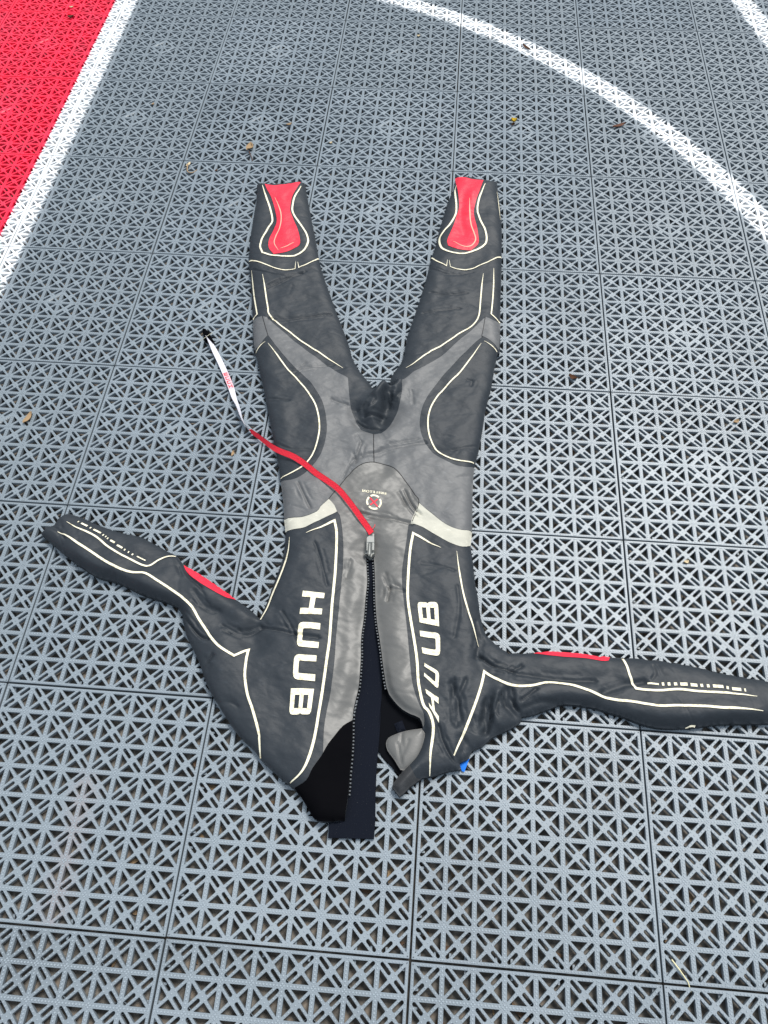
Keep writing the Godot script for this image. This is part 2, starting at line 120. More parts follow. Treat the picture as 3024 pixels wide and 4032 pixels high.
const LINES := {
	a1={w=4.3, t0=0.3, t1=0.3, p=[-103.9,-1419.3,-92.9,-1389.9,-76.3,-1348,-65,-1308,-70.3,-1284.9,-77.3,-1256.4,-77.8,-1229.2,-69.4,-1207.6,-48,-1202.6,-25.6,-1202.4,-0.4,-1209.4,14,-1226.8,17.8,-1248.1,12,-1269.8,-2.7,-1295.3,-19.9,-1322.4,-28.2,-1345.1,-29.2,-1374.8,-25,-1400.5,-21,-1427.2]},
	a2={w=4.3, t0=0.3, t1=0.3, p=[313.7,-1457,311.1,-1432.2,315.6,-1380.2,314.6,-1350.7,304.2,-1321.7,290.2,-1297.3,284.3,-1277.5,290.1,-1249.8,309.1,-1235,334.9,-1234.1,360.4,-1246.5,376.8,-1263.8,380.3,-1283.3,376.2,-1308.1,366.3,-1335.8,360,-1369.9,363.3,-1405.5,370.6,-1436.3,375.1,-1453.7]},
	a3={w=2.2, t0=0.3, t1=0.3, p=[401.4,-1442,403.9,-1415.3,407.1,-1373.8,408.8,-1351]},
	c1={w=2.6, t0=1, t1=0.2, p=[-96.6,-1195.8,-74.7,-1181.9,-54.7,-1173.9,-34.8,-1164.8,-16.1,-1163.4,2.2,-1168.8,0.3,-1190.8]},
	c2={w=2.6, t0=0.2, t1=1, p=[4.5,-1190,9,-1172.9,25.2,-1184.7,37.6,-1199.8,42.7,-1212.9]},
	c3={w=2.6, t0=1, t1=0.2, p=[271.1,-1229.9,284.5,-1207.3,302.1,-1194.8,303,-1211.7]},
	c4={w=2.6, t0=0.2, t1=1, p=[306.6,-1210.9,309.5,-1193.2,325.3,-1188.5,347,-1189.9,368.5,-1201.8,390.2,-1217.1,411.3,-1240.4]},
	d1={w=3, t0=0.2, t1=1, p=[-86.2,-1165.6,-79.6,-1137.6,-68,-1091.2,-59,-1060.3,-53.9,-1043,-62.6,-1038.6]},
	d2={w=3.2, t0=0.2, t1=0.2, p=[-59.7,-1147.7,-51.6,-1119.9,-42.5,-1085.3,-34.3,-1056.4,-29.2,-1039.8,-9.2,-1019.7,22.4,-993.8,53.5,-968.3,83.4,-947.8,101.9,-934.5,124.6,-918.5]},
	d3={w=3, t0=0.2, t1=1, p=[395.3,-1195.2,395.3,-1151.7,394.2,-1111.6,391.6,-1072,402.6,-1062.9,409,-1058.5]},
	d4={w=3.2, t0=0.2, t1=0.2, p=[375,-1178.8,372.3,-1143,370.8,-1108,368,-1064.2,357.4,-1039.8,333.9,-1017.2,307.6,-990.2,281.5,-968.5,256.1,-940.7,238.6,-926.2]},
	t1={w=2, t0=0.3, t1=1, p=[-26.2,-971.3,-35.6,-962.4,-43.3,-953.1]},
	t2={w=3, t0=0.2, t1=0.7, p=[-20.2,-966.7,-1.1,-943,24.2,-909.4,48,-882.9,67.8,-858.9,84.3,-833,94.2,-805.2,99.2,-777.7,98.9,-754.2,94.5,-727.1,86.3,-705.8,74,-693.8,56.5,-683.4,44.6,-680]},
	t3={w=2, t0=0.3, t1=1, p=[378.6,-999.7,392.4,-992.2,404,-984.6]},
	t4={w=3, t0=0.2, t1=0.7, p=[373.6,-992.6,359,-963.2,336.8,-922.2,314.8,-890.8,296.5,-860.2,286.6,-830.8,284.8,-802.6,289.4,-775.5,299.8,-753.1,314.4,-739,333.2,-730.9,351.8,-728.7,366.4,-732]},
	b1={w=4.6, t0=0.15, t1=0.4, p=[103,-572.4,124.5,-584.1,145.6,-597.8,151,-578.6,153.6,-555.6,156.7,-507.3,157.9,-467,159.2,-431.1,160.7,-387.8,159.8,-335.3,158.6,-296.2,157.6,-265.5,155,-240,149.9,-217.1,142.4,-203.6,130.3,-193.1]},
	b2={w=4.6, t0=0.15, t1=0.3, p=[317.2,-562.6,304,-568.2,289,-577,272.6,-584.8,269.9,-557.5,269.3,-522,270.8,-475.4,277.2,-440,284.8,-405.7,290.6,-375,295.2,-339.3,303.3,-310.9,309.7,-303.3,314.5,-294.9,318.5,-282.3,318.7,-267.9,316.7,-245.9,317.1,-225.1,317.4,-217.3]},
	s1={w=3.4, t0=0.15, t1=0.6, p=[76.7,-566.2,77.9,-543.2,74.9,-513.7,69.1,-485,63.6,-463.6,58.7,-440.6,52.5,-424.1]},
	s2={w=3, t0=0.15, t1=0.15, p=[342.4,-558.1,347.1,-524.4,353.6,-490.2,361.3,-460.8,370.2,-435.5,379.7,-404.4]},
	e1={w=4.3, t0=0.2, t1=0.5, p=[-295.8,-548.1,-276.4,-539.8,-251.9,-525.9,-225.2,-511.5,-199.5,-496.8,-176,-487.3,-153.6,-482.6,-135.2,-482,-114.1,-471.8,-90.5,-459.6,-70,-447.6,-51.5,-432.7,-38.6,-416.1,-25,-400.5,-11.7,-385.3,3.1,-373.2,25.2,-361.9,43.4,-374.6,43.6,-355.7,45.8,-333,54.5,-306.5,65.3,-285.6,74.6,-265,80.4,-250,79.7,-250.7,84.7,-223]},
	e2={w=3.6, t0=0.2, t1=0.7, p=[-286.3,-567.1,-268.2,-557.9,-246.7,-550.2,-227.4,-540.6,-207,-526.5,-184.5,-514.2,-160.3,-504,-142.5,-497.2,-133.4,-497.3,-124,-506.8,-110.9,-517.3,-99.3,-521.7]},
	f1={w=4.3, t0=0.2, t1=0.5, p=[773.2,-337,749.5,-338,718.7,-337,688,-337.2,662.1,-336,636,-333.1,615.7,-334.4,596.1,-337.7,576,-338.3,555.1,-341.6,534.1,-348.8,513.7,-354.5,492.7,-356.5,474.1,-355.4,455.2,-349.3,434.1,-346.8,418.5,-349.9,402.8,-357.6,388.3,-367,384.2,-346.2,377.9,-323.9,370.6,-302.2,362.1,-278.3,355,-261.3,348.8,-245.4]},
	f2={w=4, t0=1, t1=0.2, p=[589.1,-403.7,592.2,-390.8,595.6,-373.5,601.9,-357.4,616.1,-356.2,634.4,-356.5,660.9,-360.4,686.8,-359.7,717.9,-360,743.5,-359.7,769.4,-358.3]},
	f3={w=2.6, t0=0.3, t1=0.6, p=[668.8,-309.1,675.5,-311.8,681.5,-312.7,680.9,-311.1]},
	g0={w=3.6, t0=1, t1=1, p=[-269,-569.7,-267.6,-568.8]},
	g1={w=3.6, t0=1, t1=1, p=[-262.6,-567,-251.2,-562.1]},
	g2={w=3.6, t0=1, t1=1, p=[-246,-559.5,-243.9,-558.4]},
	g3={w=3.6, t0=1, t1=1, p=[-239.1,-556.1,-225.3,-550.4]},
	g4={w=3.6, t0=1, t1=1, p=[-221.3,-547.4,-219.3,-546.2]},
	g5={w=3.6, t0=1, t1=1, p=[-216,-544.5,-214.4,-543.7]},
	g6={w=3.6, t0=1, t1=1, p=[-212.1,-541.3,-210.1,-540.2]},
	g7={w=3.6, t0=1, t1=1, p=[-205.8,-537.6,-197.6,-533.6]},
	g8={w=3.6, t0=1, t1=1, p=[-192.7,-529.4,-182.8,-524.9]},
	g9={w=3.6, t0=1, t1=1, p=[-179.5,-522.5,-177.1,-521.5]},
	g10={w=3.6, t0=1, t1=1, p=[-172,-518.5,-170.2,-517.7]},
	g11={w=3.6, t0=1, t1=1, p=[-164.6,-514.9,-162.7,-513.8]},
	g12={w=2.2, t0=1, t1=1, p=[-156.4,-512.2,-141.4,-506.1]},
	h0={w=3, t0=1, t1=1, p=[618.4,-365.5,634.1,-365.3]},
	h1={w=5.5, t0=1, t1=1, p=[638.6,-366.2,642,-366.4]},
	h2={w=5.5, t0=1, t1=1, p=[647.1,-367.1,650.8,-367.4]},
	h3={w=5.5, t0=1, t1=1, p=[655.8,-367.5,660.2,-367.8]},
	h4={w=5.5, t0=1, t1=1, p=[664.5,-368.1,674.4,-368.4]},
	h5={w=5.5, t0=1, t1=1, p=[678.8,-368.1,688.5,-368.3]},
	h6={w=5.5, t0=1, t1=1, p=[692.9,-368.4,696.6,-368.7]},
	h7={w=5.5, t0=1, t1=1, p=[701.8,-368.5,705.5,-368.8]},
	h8={w=5.5, t0=1, t1=1, p=[710.2,-368.9,724.5,-368.9]},
	h9={w=5.5, t0=1, t1=1, p=[728.8,-368.1,732.1,-367.8]},
	h10={w=5.5, t0=1, t1=1, p=[736.7,-367.1,748.7,-366.4]},
	h11={w=5.5, t0=1, t1=1, p=[752.8,-366.1,755.2,-366]},
	worn1={w=2.2, t0=0.3, t1=0.3, p=[-70.7,-1380.7,-57,-1350.6,-47.5,-1318.6,-45.2,-1284.9,-50.1,-1260.6,-50.9,-1241.4,-39.3,-1219.3]},
	worn2={w=2, t0=0.4, t1=0.4, p=[-35.6,-1224.9,-24.3,-1232.1,-10.7,-1242.9]},
	worn3={w=2.4, t0=0.3, t1=0.3, p=[342.6,-1401.9,344.4,-1354.2,348.5,-1317.6,357.9,-1281.8,352.8,-1259.5,341.8,-1251.8,327.7,-1255.2,312.4,-1266.8]},
	seam1={w=1.2, t0=1, t1=1, p=[193.1,-775.3,195.8,-745.7,199,-715.9]},
	seam2={w=1, t0=1, t1=1, p=[131.2,-639.7,145.2,-663.9,160.7,-690.4,177.4,-708.2,198.3,-716.2,220.1,-713.9,239.6,-699.8,256.3,-679.1,269.6,-658.6,278.3,-642.6,269.8,-606.8]},
	seam3={w=1, t0=1, t1=1, p=[-41.8,-1035.2,-32.1,-1008.9,-23.2,-986,-23.3,-986.1]},
	seam4={w=1, t0=1, t1=1, p=[380.2,-1061.7,377.4,-1036.5,374.3,-1013.1,376.7,-1013.3]}}
const QUADS := {
	left_H=[112,-470.5,112.2,-432,144.8,-434.5,144.9,-470.9],
	left_U=[111.9,-420.2,114.2,-381.5,146.3,-382,144.5,-421.2],
	left_U2=[113.1,-369.8,115.8,-332.4,147.3,-333.1,145.4,-370.4],
	left_B=[114.9,-319.2,117.1,-282.8,147.4,-284.6,147.4,-321.9],
	right_H=[326.1,-286.3,324,-321.8,304.8,-333.2,312.4,-307.4],
	right_U=[323.3,-333.3,323.3,-359.1,301.6,-371.3,302.2,-351.7],
	right_U2=[323.8,-383.2,322.3,-419,292,-421.1,297.9,-386.2],
	right_B=[320.3,-429,316.9,-467.9,285.8,-466.8,291.2,-434.5],
	skeleton=[224.6,-652.4,184.7,-655.9,184.7,-660.2,224.5,-656.8],
	emblem=[205.5,-637.8,218.2,-637.7,204.3,-651.8]}
const FOLDS := [[276.5,-272,274,-253.9,273.8,-233.4],[270.9,-255.8,276.1,-238.9,281,-224.4],[285.6,-261.3,280.1,-243.5],[275.1,-269.3,278.7,-252.1,276.7,-230.4]]
const STRAP := [206.8,26.7,-576.1,202.9,24.5,-583.3,187.9,26.5,-602.6,167.4,26.5,-629.5,145.6,26.5,-654.4,125.8,26.5,-669.1,107.1,26.5,-681.4,91.6,26.5,-694,76.2,26.5,-705.4,61,26.3,-714.3,42.8,22.7,-723.2,24.4,9.3,-739.4,9.6,4,-752.3,-6.9,4,-764.5,-23.5,4,-776.7,-35.5,4,-789.4,-44.2,4,-804,-54.6,4,-828,-65.9,4,-849.3,-74.8,4,-870.4,-91,4,-902.5,-106.7,4,-931.4,-122.2,4,-957.6,-134,4,-977.6,-142.9,4,-989.3]
const STRAP_WIDTH := [7.6,7.6,7.4,7.2,7.2,7.2,7.2,7.2,7.2,7.2,6.8,6,4.6,3,2.2,2.2,3,5.5,8.5,10.4,10.4,10.4,10,7.5,2.5]

const T := 304.8           # court tile
const CELL := 2.0          # grid of the wetsuit's relief
const GX := -372.0
const GZ := -1530.0
const NX := 636
const NZ := 717
var hg := PackedFloat32Array()
var node_of := PackedInt32Array()
var M := {}
var names := {}
var outline := PackedVector2Array()

# ---------------------------------------------------------------- scene tree helpers
func numbered(called: String) -> String:
	var n: int = names.get(called, 0)
	names[called] = n + 1
	return called if n == 0 else "%s_%03d" % [called, n]

func thing(called: String, label: String, category: String, at := Vector3.ZERO, turn := 0.0, group := "") -> Node3D:
	var o := Node3D.new()
	o.name = numbered(called)
	add_child(o)
	o.position = at
	o.rotation.y = turn
	o.set_meta("label", label)
	o.set_meta("category", category)
	if group: o.set_meta("group", group)
	return o

func part(called: String, mesh: Mesh, mat: Material, parent: Node3D) -> MeshInstance3D:
	var o := MeshInstance3D.new()
	o.name = called
	o.mesh = mesh
	o.material_override = mat
	parent.add_child(o, true)
	return o

# ---------------------------------------------------------------- plane geometry
func pts(a: Array) -> PackedVector2Array:
	var r := PackedVector2Array()
	for i in range(0, a.size(), 2): r.append(Vector2(a[i], a[i + 1]))
	return r

func smooth(P: PackedVector2Array, closed: bool, step := 6.0, corner := 50.0) -> PackedVector2Array:
	var n := P.size()
	var sharp := []
	for i in n:
		var t := 180.0
		if closed or (i > 0 and i < n - 1):
			t = rad_to_deg(absf((P[i] - P[(i - 1 + n) % n]).angle_to(P[(i + 1) % n] - P[i])))
		sharp.append(t > corner)
	var r := PackedVector2Array()
	for i in (n if closed else n - 1):
		var p1 := P[i]
		var p2 := P[(i + 1) % n]
		var p0: Vector2 = 2 * p1 - p2 if sharp[i] else P[(i - 1 + n) % n]
		var p3: Vector2 = 2 * p2 - p1 if sharp[(i + 1) % n] else P[(i + 2) % n]
		var m := maxi(1, int(p1.distance_to(p2) / step))
		for k in m:
			var t := float(k) / m
			r.append(0.5 * (2 * p1 + (p2 - p0) * t + (2 * p0 - 5 * p1 + 4 * p2 - p3) * t * t + (3 * p1 - p0 - 3 * p2 + p3) * t * t * t))
	if not closed: r.append(P[n - 1])
	return r

func seg_dist(p: Vector2, a: Vector2, b: Vector2) -> float:
	var v := b - a
	var t := clampf((p - a).dot(v) / (v.length_squared() + 1e-9), 0, 1)
	return p.distance_to(a + v * t)

# crossings of the polygon with the grid row at z, sorted
func crossings(P: PackedVector2Array, z: float) -> Array:
	var xs := []
	var a := P[P.size() - 1]
	for b in P:
		if (a.y > z) != (b.y > z): xs.append(a.x + (b.x - a.x) * (z - a.y) / (b.y - a.y))
		a = b
	xs.sort()
	return xs

# ---------------------------------------------------------------- the relief of the wetsuit
func build_relief() -> void:
	var outer := smooth(pts(OUTER), false)
	var slit := smooth(pts(SLIT), false)
	outline = outer.slice(0, outer.size() - 1)
	outline.append_array(slit)
	var d := PackedFloat32Array()
	d.resize(NX * NZ)
	d.fill(1000.0)
	var ds := d.duplicate()
	spread(d, outer, false, 31.0)
	spread(ds, slit, false, 41.0)
	hg.resize(NX * NZ)
	hg.fill(6.0)
	node_of.resize(NX * NZ)
	var solid := PackedByteArray()
	solid.resize(NX * NZ)
	var soft := FastNoiseLite.new()
	soft.seed = 5
	soft.frequency = 0.013
	soft.fractal_octaves = 2
	var fine := FastNoiseLite.new()
	fine.seed = 9
	fine.frequency = 0.05
	fine.fractal_octaves = 3
	var inner := PackedFloat32Array()
	inner.resize(NX * NZ)
	for j in NZ:
		var z := GZ + j * CELL
		var xs := crossings(outline, z)
		for k in range(0, xs.size() - 1, 2):
			for i in range(maxi(0, ceili((xs[k] - GX) / CELL)), mini(NX - 1, floori((xs[k + 1] - GX) / CELL)) + 1):
				var n := j * NX + i
				var u := minf(d[n] / 30.0, 1.0)
				var p := sqrt(1.0 - (1.0 - u) * (1.0 - u))
				var s := clampf(ds[n] / 40.0, 0, 1)
				s = s * s * (3 - 2 * s)
				var x := GX + i * CELL
				hg[n] = 5.5 + 17.0 * p * (0.5 + 0.5 * s) + p * (soft.get_noise_2d(x, z) * 3.5 + fine.get_noise_2d(x, z * 1.6) * 0.7)
				solid[n] = 1
				inner[n] = minf(1.0, minf(d[n], ds[n] + 4.0) / 12.0)
	var rng := RandomNumberGenerator.new()
	rng.seed = 15
	var sharp := []
	for r in CREASES:
		sharp.append({a = r.a * (2.4 if absf(r.a) < 2.5 else 1.2), s = maxf(1.3, r.s * (0.62 if r.s < 3 else 0.9)), p = smooth(pts(r.p), false, 5.0)})
		for k in 4:                         # finer wrinkles that run beside each crease
			var P := smooth(pts(r.p), false, 5.0)
			var from := int(P.size() * rng.randf_range(0.0, 0.5))
			var Q := P.slice(from, mini(P.size(), from + maxi(3, int(P.size() * rng.randf_range(0.3, 0.7)))))
			if Q.size() < 2: continue
			var side := (Q[Q.size() - 1] - Q[0]).orthogonal().normalized() * rng.randf_range(3.5, 9.0) * (1 if k % 2 else -1)
			for m in Q.size(): Q[m] += side + Vector2(rng.randf_range(-0.8, 0.8), rng.randf_range(-0.8, 0.8))
			sharp.append({a = -absf(r.a) * rng.randf_range(0.5, 1.0), s = 1.2, p = Q})
	# short wrinkles all over, most of them across the limbs
	for k in 260:
		var c := Vector2(rng.randf_range(-330, 780), rng.randf_range(-1490, -170))
		if not Geometry2D.is_point_in_polygon(c, outline): continue
		var turn := rng.randf_range(-0.35, 0.35)
		if c.x > 400 or c.x < 20 and c.y > -620: turn += 1.3
		elif rng.randf() < 0.25: turn = rng.randf_range(-1.5, 1.5)
		var dir := Vector2.from_angle(turn)
		var P := PackedVector2Array()
		var half := rng.randf_range(8, 30)
		for m in 7: P.append(c + dir * half * (m / 3.0 - 1) + dir.orthogonal() * rng.randf_range(-1.6, 1.6))
		sharp.append({a = -rng.randf_range(0.35, 1.1), s = rng.randf_range(1.1, 1.6), p = smooth(P, false, 4.0)})
	var broad := []
	for r in RIDGES: broad.append({a = r.a, s = r.s, p = smooth(pts(r.p), false, 8.0)})
	for list in [broad, sharp]:
		for r in list:
			var P: PackedVector2Array = r.p
			var far: float = r.s * 3.0
			var box := Rect2(P[0], Vector2.ZERO)
			for p in P: box = box.expand(p)
			box = box.grow(far)
			for j in range(maxi(0, int((box.position.y - GZ) / CELL)), mini(NZ, int((box.end.y - GZ) / CELL) + 1)):
				for i in range(maxi(0, int((box.position.x - GX) / CELL)), mini(NX, int((box.end.x - GX) / CELL) + 1)):
					var n := j * NX + i
					if inner[n] <= 0.0: continue
					var q := Vector2(GX + i * CELL, GZ + j * CELL)
					var m := 1e9
					for k in P.size() - 1: m = minf(m, seg_dist(q, P[k], P[k + 1]))
					if m < far: hg[n] += r.a * exp(-m * m / (2 * r.s * r.s)) * inner[n]
	for n in NX * NZ:
		if solid[n]: hg[n] = maxf(hg[n], 3.0)
	grow_relief(solid)

# carries the relief a little past the outline, so that its edges stay even
func grow_relief(solid: PackedByteArray) -> void:
	for turn in 2:
		var was := solid.duplicate()
		for j in range(1, NZ - 1):
			for i in range(1, NX - 1):
				var n := j * NX + i
				if was[n]: continue
				var sum := 0.0
				var k := 0
				for o in [-1, 1, -NX, NX, -NX - 1, -NX + 1, NX - 1, NX + 1]:
					if was[n + o]:
						sum += hg[n + o]
						k += 1
				if k:
					hg[n] = sum / k
					solid[n] = 1

func spread(d: PackedFloat32Array, P: PackedVector2Array, closed: bool, reach: float) -> void:
	for k in (P.size() if closed else P.size() - 1):
		var a := P[k]
		var b := P[(k + 1) % P.size()]
		for j in range(maxi(0, int((minf(a.y, b.y) - reach - GZ) / CELL)), mini(NZ, int((maxf(a.y, b.y) + reach - GZ) / CELL) + 2)):
			for i in range(maxi(0, int((minf(a.x, b.x) - reach - GX) / CELL)), mini(NX, int((maxf(a.x, b.x) + reach - GX) / CELL) + 2)):
				var m := seg_dist(Vector2(GX + i * CELL, GZ + j * CELL), a, b)
				if m < d[j * NX + i]: d[j * NX + i] = m

func hs(p: Vector2) -> float:
	var fx := clampf((p.x - GX) / CELL, 0, NX - 1.001)
	var fz := clampf((p.y - GZ) / CELL, 0, NZ - 1.001)
	var i := int(fx)
	var j := int(fz)
	fx -= i
	fz -= j
	var n := j * NX + i
	return lerpf(lerpf(hg[n], hg[n + 1], fx), lerpf(hg[n + NX], hg[n + NX + 1], fx), fz)

func slope(p: Vector2) -> Vector3:
	var e := 2.5
	return Vector3(hs(p - Vector2(e, 0)) - hs(p + Vector2(e, 0)), 2 * e, hs(p - Vector2(0, e)) - hs(p + Vector2(0, e))).normalized()

class Sheet:
	var v := PackedVector3Array()
	var n := PackedVector3Array()
	var uv := PackedVector2Array()
	var ix := PackedInt32Array()
	func add(p: Vector3, nor: Vector3) -> int:
		v.append(p * 0.001)
		n.append(nor)
		uv.append(Vector2(p.x, p.z) / 200.0)
		return v.size() - 1
	func tri(a: int, b: int, c: int) -> void:      # turned so that its front is on the side of its normals
		var f := (v[b] - v[a]).cross(v[c] - v[a])
		if f.dot(n[a] + n[b] + n[c]) > 0: ix.append_array([a, c, b])
		else: ix.append_array([a, b, c])
	func quad(a: int, b: int, c: int, d: int) -> void:
		tri(a, b, c)
		tri(a, c, d)
	func mesh() -> ArrayMesh:
		var m := ArrayMesh.new()
		var a := []
		a.resize(Mesh.ARRAY_MAX)
		a[Mesh.ARRAY_VERTEX] = v
		a[Mesh.ARRAY_NORMAL] = n
		a[Mesh.ARRAY_TEX_UV] = uv
		a[Mesh.ARRAY_INDEX] = ix
		m.add_surface_from_arrays(Mesh.PRIMITIVE_TRIANGLES, a)
		return m

# a panel that follows the relief, cut exactly along its polygon
func panel(s: Sheet, P: PackedVector2Array, off: float) -> void:
	var box := Rect2(P[0], Vector2.ZERO)
	for p in P: box = box.expand(p)
	var i0 := maxi(0, floori((box.position.x - GX) / CELL))
	var i1 := mini(NX - 2, floori((box.end.x - GX) / CELL))
	var j0 := maxi(0, floori((box.position.y - GZ) / CELL))
	var j1 := mini(NZ - 2, floori((box.end.y - GZ) / CELL))
	var w := i1 - i0 + 2
	var flag := PackedByteArray()
	flag.resize(w * (j1 - j0 + 2))
	for j in range(j0, j1 + 2):
		var xs := crossings(P, GZ + j * CELL + 1e-4)
		for k in range(0, xs.size() - 1, 2):
			for i in range(maxi(i0, ceili((xs[k] - GX) / CELL)), mini(i1 + 1, floori((xs[k + 1] - GX) / CELL)) + 1): flag[(j - j0) * w + i - i0] = 1
	var cut := {}
	var a := P[P.size() - 1]
	for b in P:
		var m := maxi(1, int(a.distance_to(b) / 0.7))
		for k in m + 1:
			var p := a.lerp(b, float(k) / m)
			cut[Vector2i(floori((p.x - GX) / CELL), floori((p.y - GZ) / CELL))] = true
		a = b
	node_of.fill(-1)
	for j in range(j0, j1 + 1):
		for i in range(i0, i1 + 1):
			var f := (j - j0) * w + i - i0
			var inside_n: int = flag[f] + flag[f + 1] + flag[f + w] + flag[f + w + 1]
			if cut.has(Vector2i(i, j)) or (inside_n > 0 and inside_n < 4):
				var c := Vector2(GX + i * CELL, GZ + j * CELL)
				for piece in Geometry2D.intersect_polygons(P, PackedVector2Array([c, c + Vector2(CELL, 0), c + Vector2(CELL, CELL), c + Vector2(0, CELL)])):
					if piece.size() < 3 or Geometry2D.is_polygon_clockwise(piece) == Geometry2D.is_polygon_clockwise(PackedVector2Array([c, c + Vector2(0, CELL), c + Vector2(CELL, CELL)])): continue
					var t := Geometry2D.triangulate_polygon(piece)
					if t.is_empty():
						for k in range(1, piece.size() - 1): t.append_array([0, k, k + 1])
					var at := []
					for p in piece: at.append(s.add(Vector3(p.x, hs(p) + off, p.y), slope(p)))
					for k in range(0, t.size(), 3): s.tri(at[t[k]], at[t[k + 1]], at[t[k + 2]])
			elif inside_n == 4:
				s.quad(grid_vertex(s, i, j, off), grid_vertex(s, i + 1, j, off), grid_vertex(s, i + 1, j + 1, off), grid_vertex(s, i, j + 1, off))

func grid_vertex(s: Sheet, i: int, j: int, off: float) -> int:
	var k := j * NX + i
	if node_of[k] < 0:
		var p := Vector2(GX + i * CELL, GZ + j * CELL)
		node_of[k] = s.add(Vector3(p.x, hg[k] + off, p.y), slope(p))
	return node_of[k]

# the turned-under edge from the relief down to the court, along the stretches of the polygon that lie on the outline
func hem(s: Sheet, P: PackedVector2Array, low := 1.2) -> void:
	var c := P[P.size() - 1]
	var cw := 1.0 if Geometry2D.is_polygon_clockwise(P) else -1.0
	for b in P:
		var a := c
		c = b
		if a.distance_to(b) < 0.01: continue
		var mid := (a + b) / 2
		var near := 1e9
		var q := outline[outline.size() - 1]
		for r in outline:
			if absf(r.x - mid.x) < 30 and absf(r.y - mid.y) < 30: near = minf(near, seg_dist(mid, q, r))
			q = r
		if near > 0.4: continue
		var out := (b - a).orthogonal().normalized() * cw
		var n3 := Vector3(out.x, 0.25, out.y).normalized()
		var m := maxi(1, int(a.distance_to(b) / 3.0))
		for k in m:
			var p := a.lerp(b, float(k) / m)
			var r := a.lerp(b, float(k + 1) / m)
			s.quad(s.add(Vector3(p.x, hs(p), p.y), n3), s.add(Vector3(r.x, hs(r), r.y), n3), s.add(Vector3(r.x, low, r.y) , n3), s.add(Vector3(p.x, low, p.y), n3))

# a printed stripe with tapered ends
func stripe(s: Sheet, P: PackedVector2Array, w: float, t0: float, t1: float, off: float) -> void:
	var L := smooth(P, false, 2.6)
	var total := 0.0
	for k in L.size() - 1: total += L[k].distance_to(L[k + 1])
	var taper := minf(42.0, total * 0.45)
	var run := 0.0
	var last := []
	for k in L.size():
		if k > 0: run += L[k - 1].distance_to(L[k])
		var d0 := (L[k] - L[k - 1]).normalized() if k > 0 else (L[1] - L[0]).normalized()
		var d1 := (L[k + 1] - L[k]).normalized() if k < L.size() - 1 else d0
		var side := (d0 + d1).normalized().orthogonal()
		var stretch := 1.0 / maxf(0.55, side.dot(d0.orthogonal()))
		var half := w * 0.5 * minf(lerpf(t0, 1, minf(1, run / taper)), lerpf(t1, 1, minf(1, (total - run) / taper))) * stretch
		var row := []
		for e in [-1.0, 0.0, 1.0]:
			var p: Vector2 = L[k] + side * half * e
			row.append(s.add(Vector3(p.x, hs(p) + off, p.y), slope(p)))
		if last:
			s.quad(last[0], last[1], row[1], row[0])
			s.quad(last[1], last[2], row[2], row[1])
		last = row

# a soft flat piece with a rounded rim: base height + loft, thickness down to low
func cushion(s: Sheet, P: PackedVector2Array, base: Callable, loft: float, rim: float, low: float, cell := 4.0) -> void:
	var box := Rect2(P[0], Vector2.ZERO)
	for p in P: box = box.expand(p)
	var top := func(p: Vector2) -> float:
		var m := 1e9
		var q := P[P.size() - 1]
		for r in P:
			m = minf(m, seg_dist(p, q, r))
			q = r
		var u := minf(1.0, m / rim)
		return base.call(p) + loft * sqrt(1 - (1 - u) * (1 - u))
	var nor := func(p: Vector2) -> Vector3:
		var e := 1.5
		return Vector3(top.call(p - Vector2(e, 0)) - top.call(p + Vector2(e, 0)), 2 * e, top.call(p - Vector2(0, e)) - top.call(p + Vector2(0, e))).normalized()
	for j in int(box.size.y / cell) + 1:
		for i in int(box.size.x / cell) + 1:
			var c := box.position + Vector2(i, j) * cell
			for piece in Geometry2D.intersect_polygons(P, PackedVector2Array([c, c + Vector2(cell, 0), c + Vector2(cell, cell), c + Vector2(0, cell)])):
				var t := Geometry2D.triangulate_polygon(piece)
				var at := []
				for p in piece: at.append(s.add(Vector3(p.x, top.call(p), p.y), nor.call(p)))
				for k in range(0, t.size(), 3): s.tri(at[t[k]], at[t[k + 1]], at[t[k + 2]])
	var cw := 1.0 if Geometry2D.is_polygon_clockwise(P) else -1.0
	var a := P[P.size() - 1]
	for b in P:
		var out := (b - a).orthogonal().normalized() * cw
		var n3 := Vector3(out.x, 0.3, out.y).normalized()
		s.quad(s.add(Vector3(a.x, base.call(a), a.y), n3), s.add(Vector3(b.x, base.call(b), b.y), n3), s.add(Vector3(b.x, low, b.y), n3), s.add(Vector3(a.x, low, a.y), n3))
		a = b

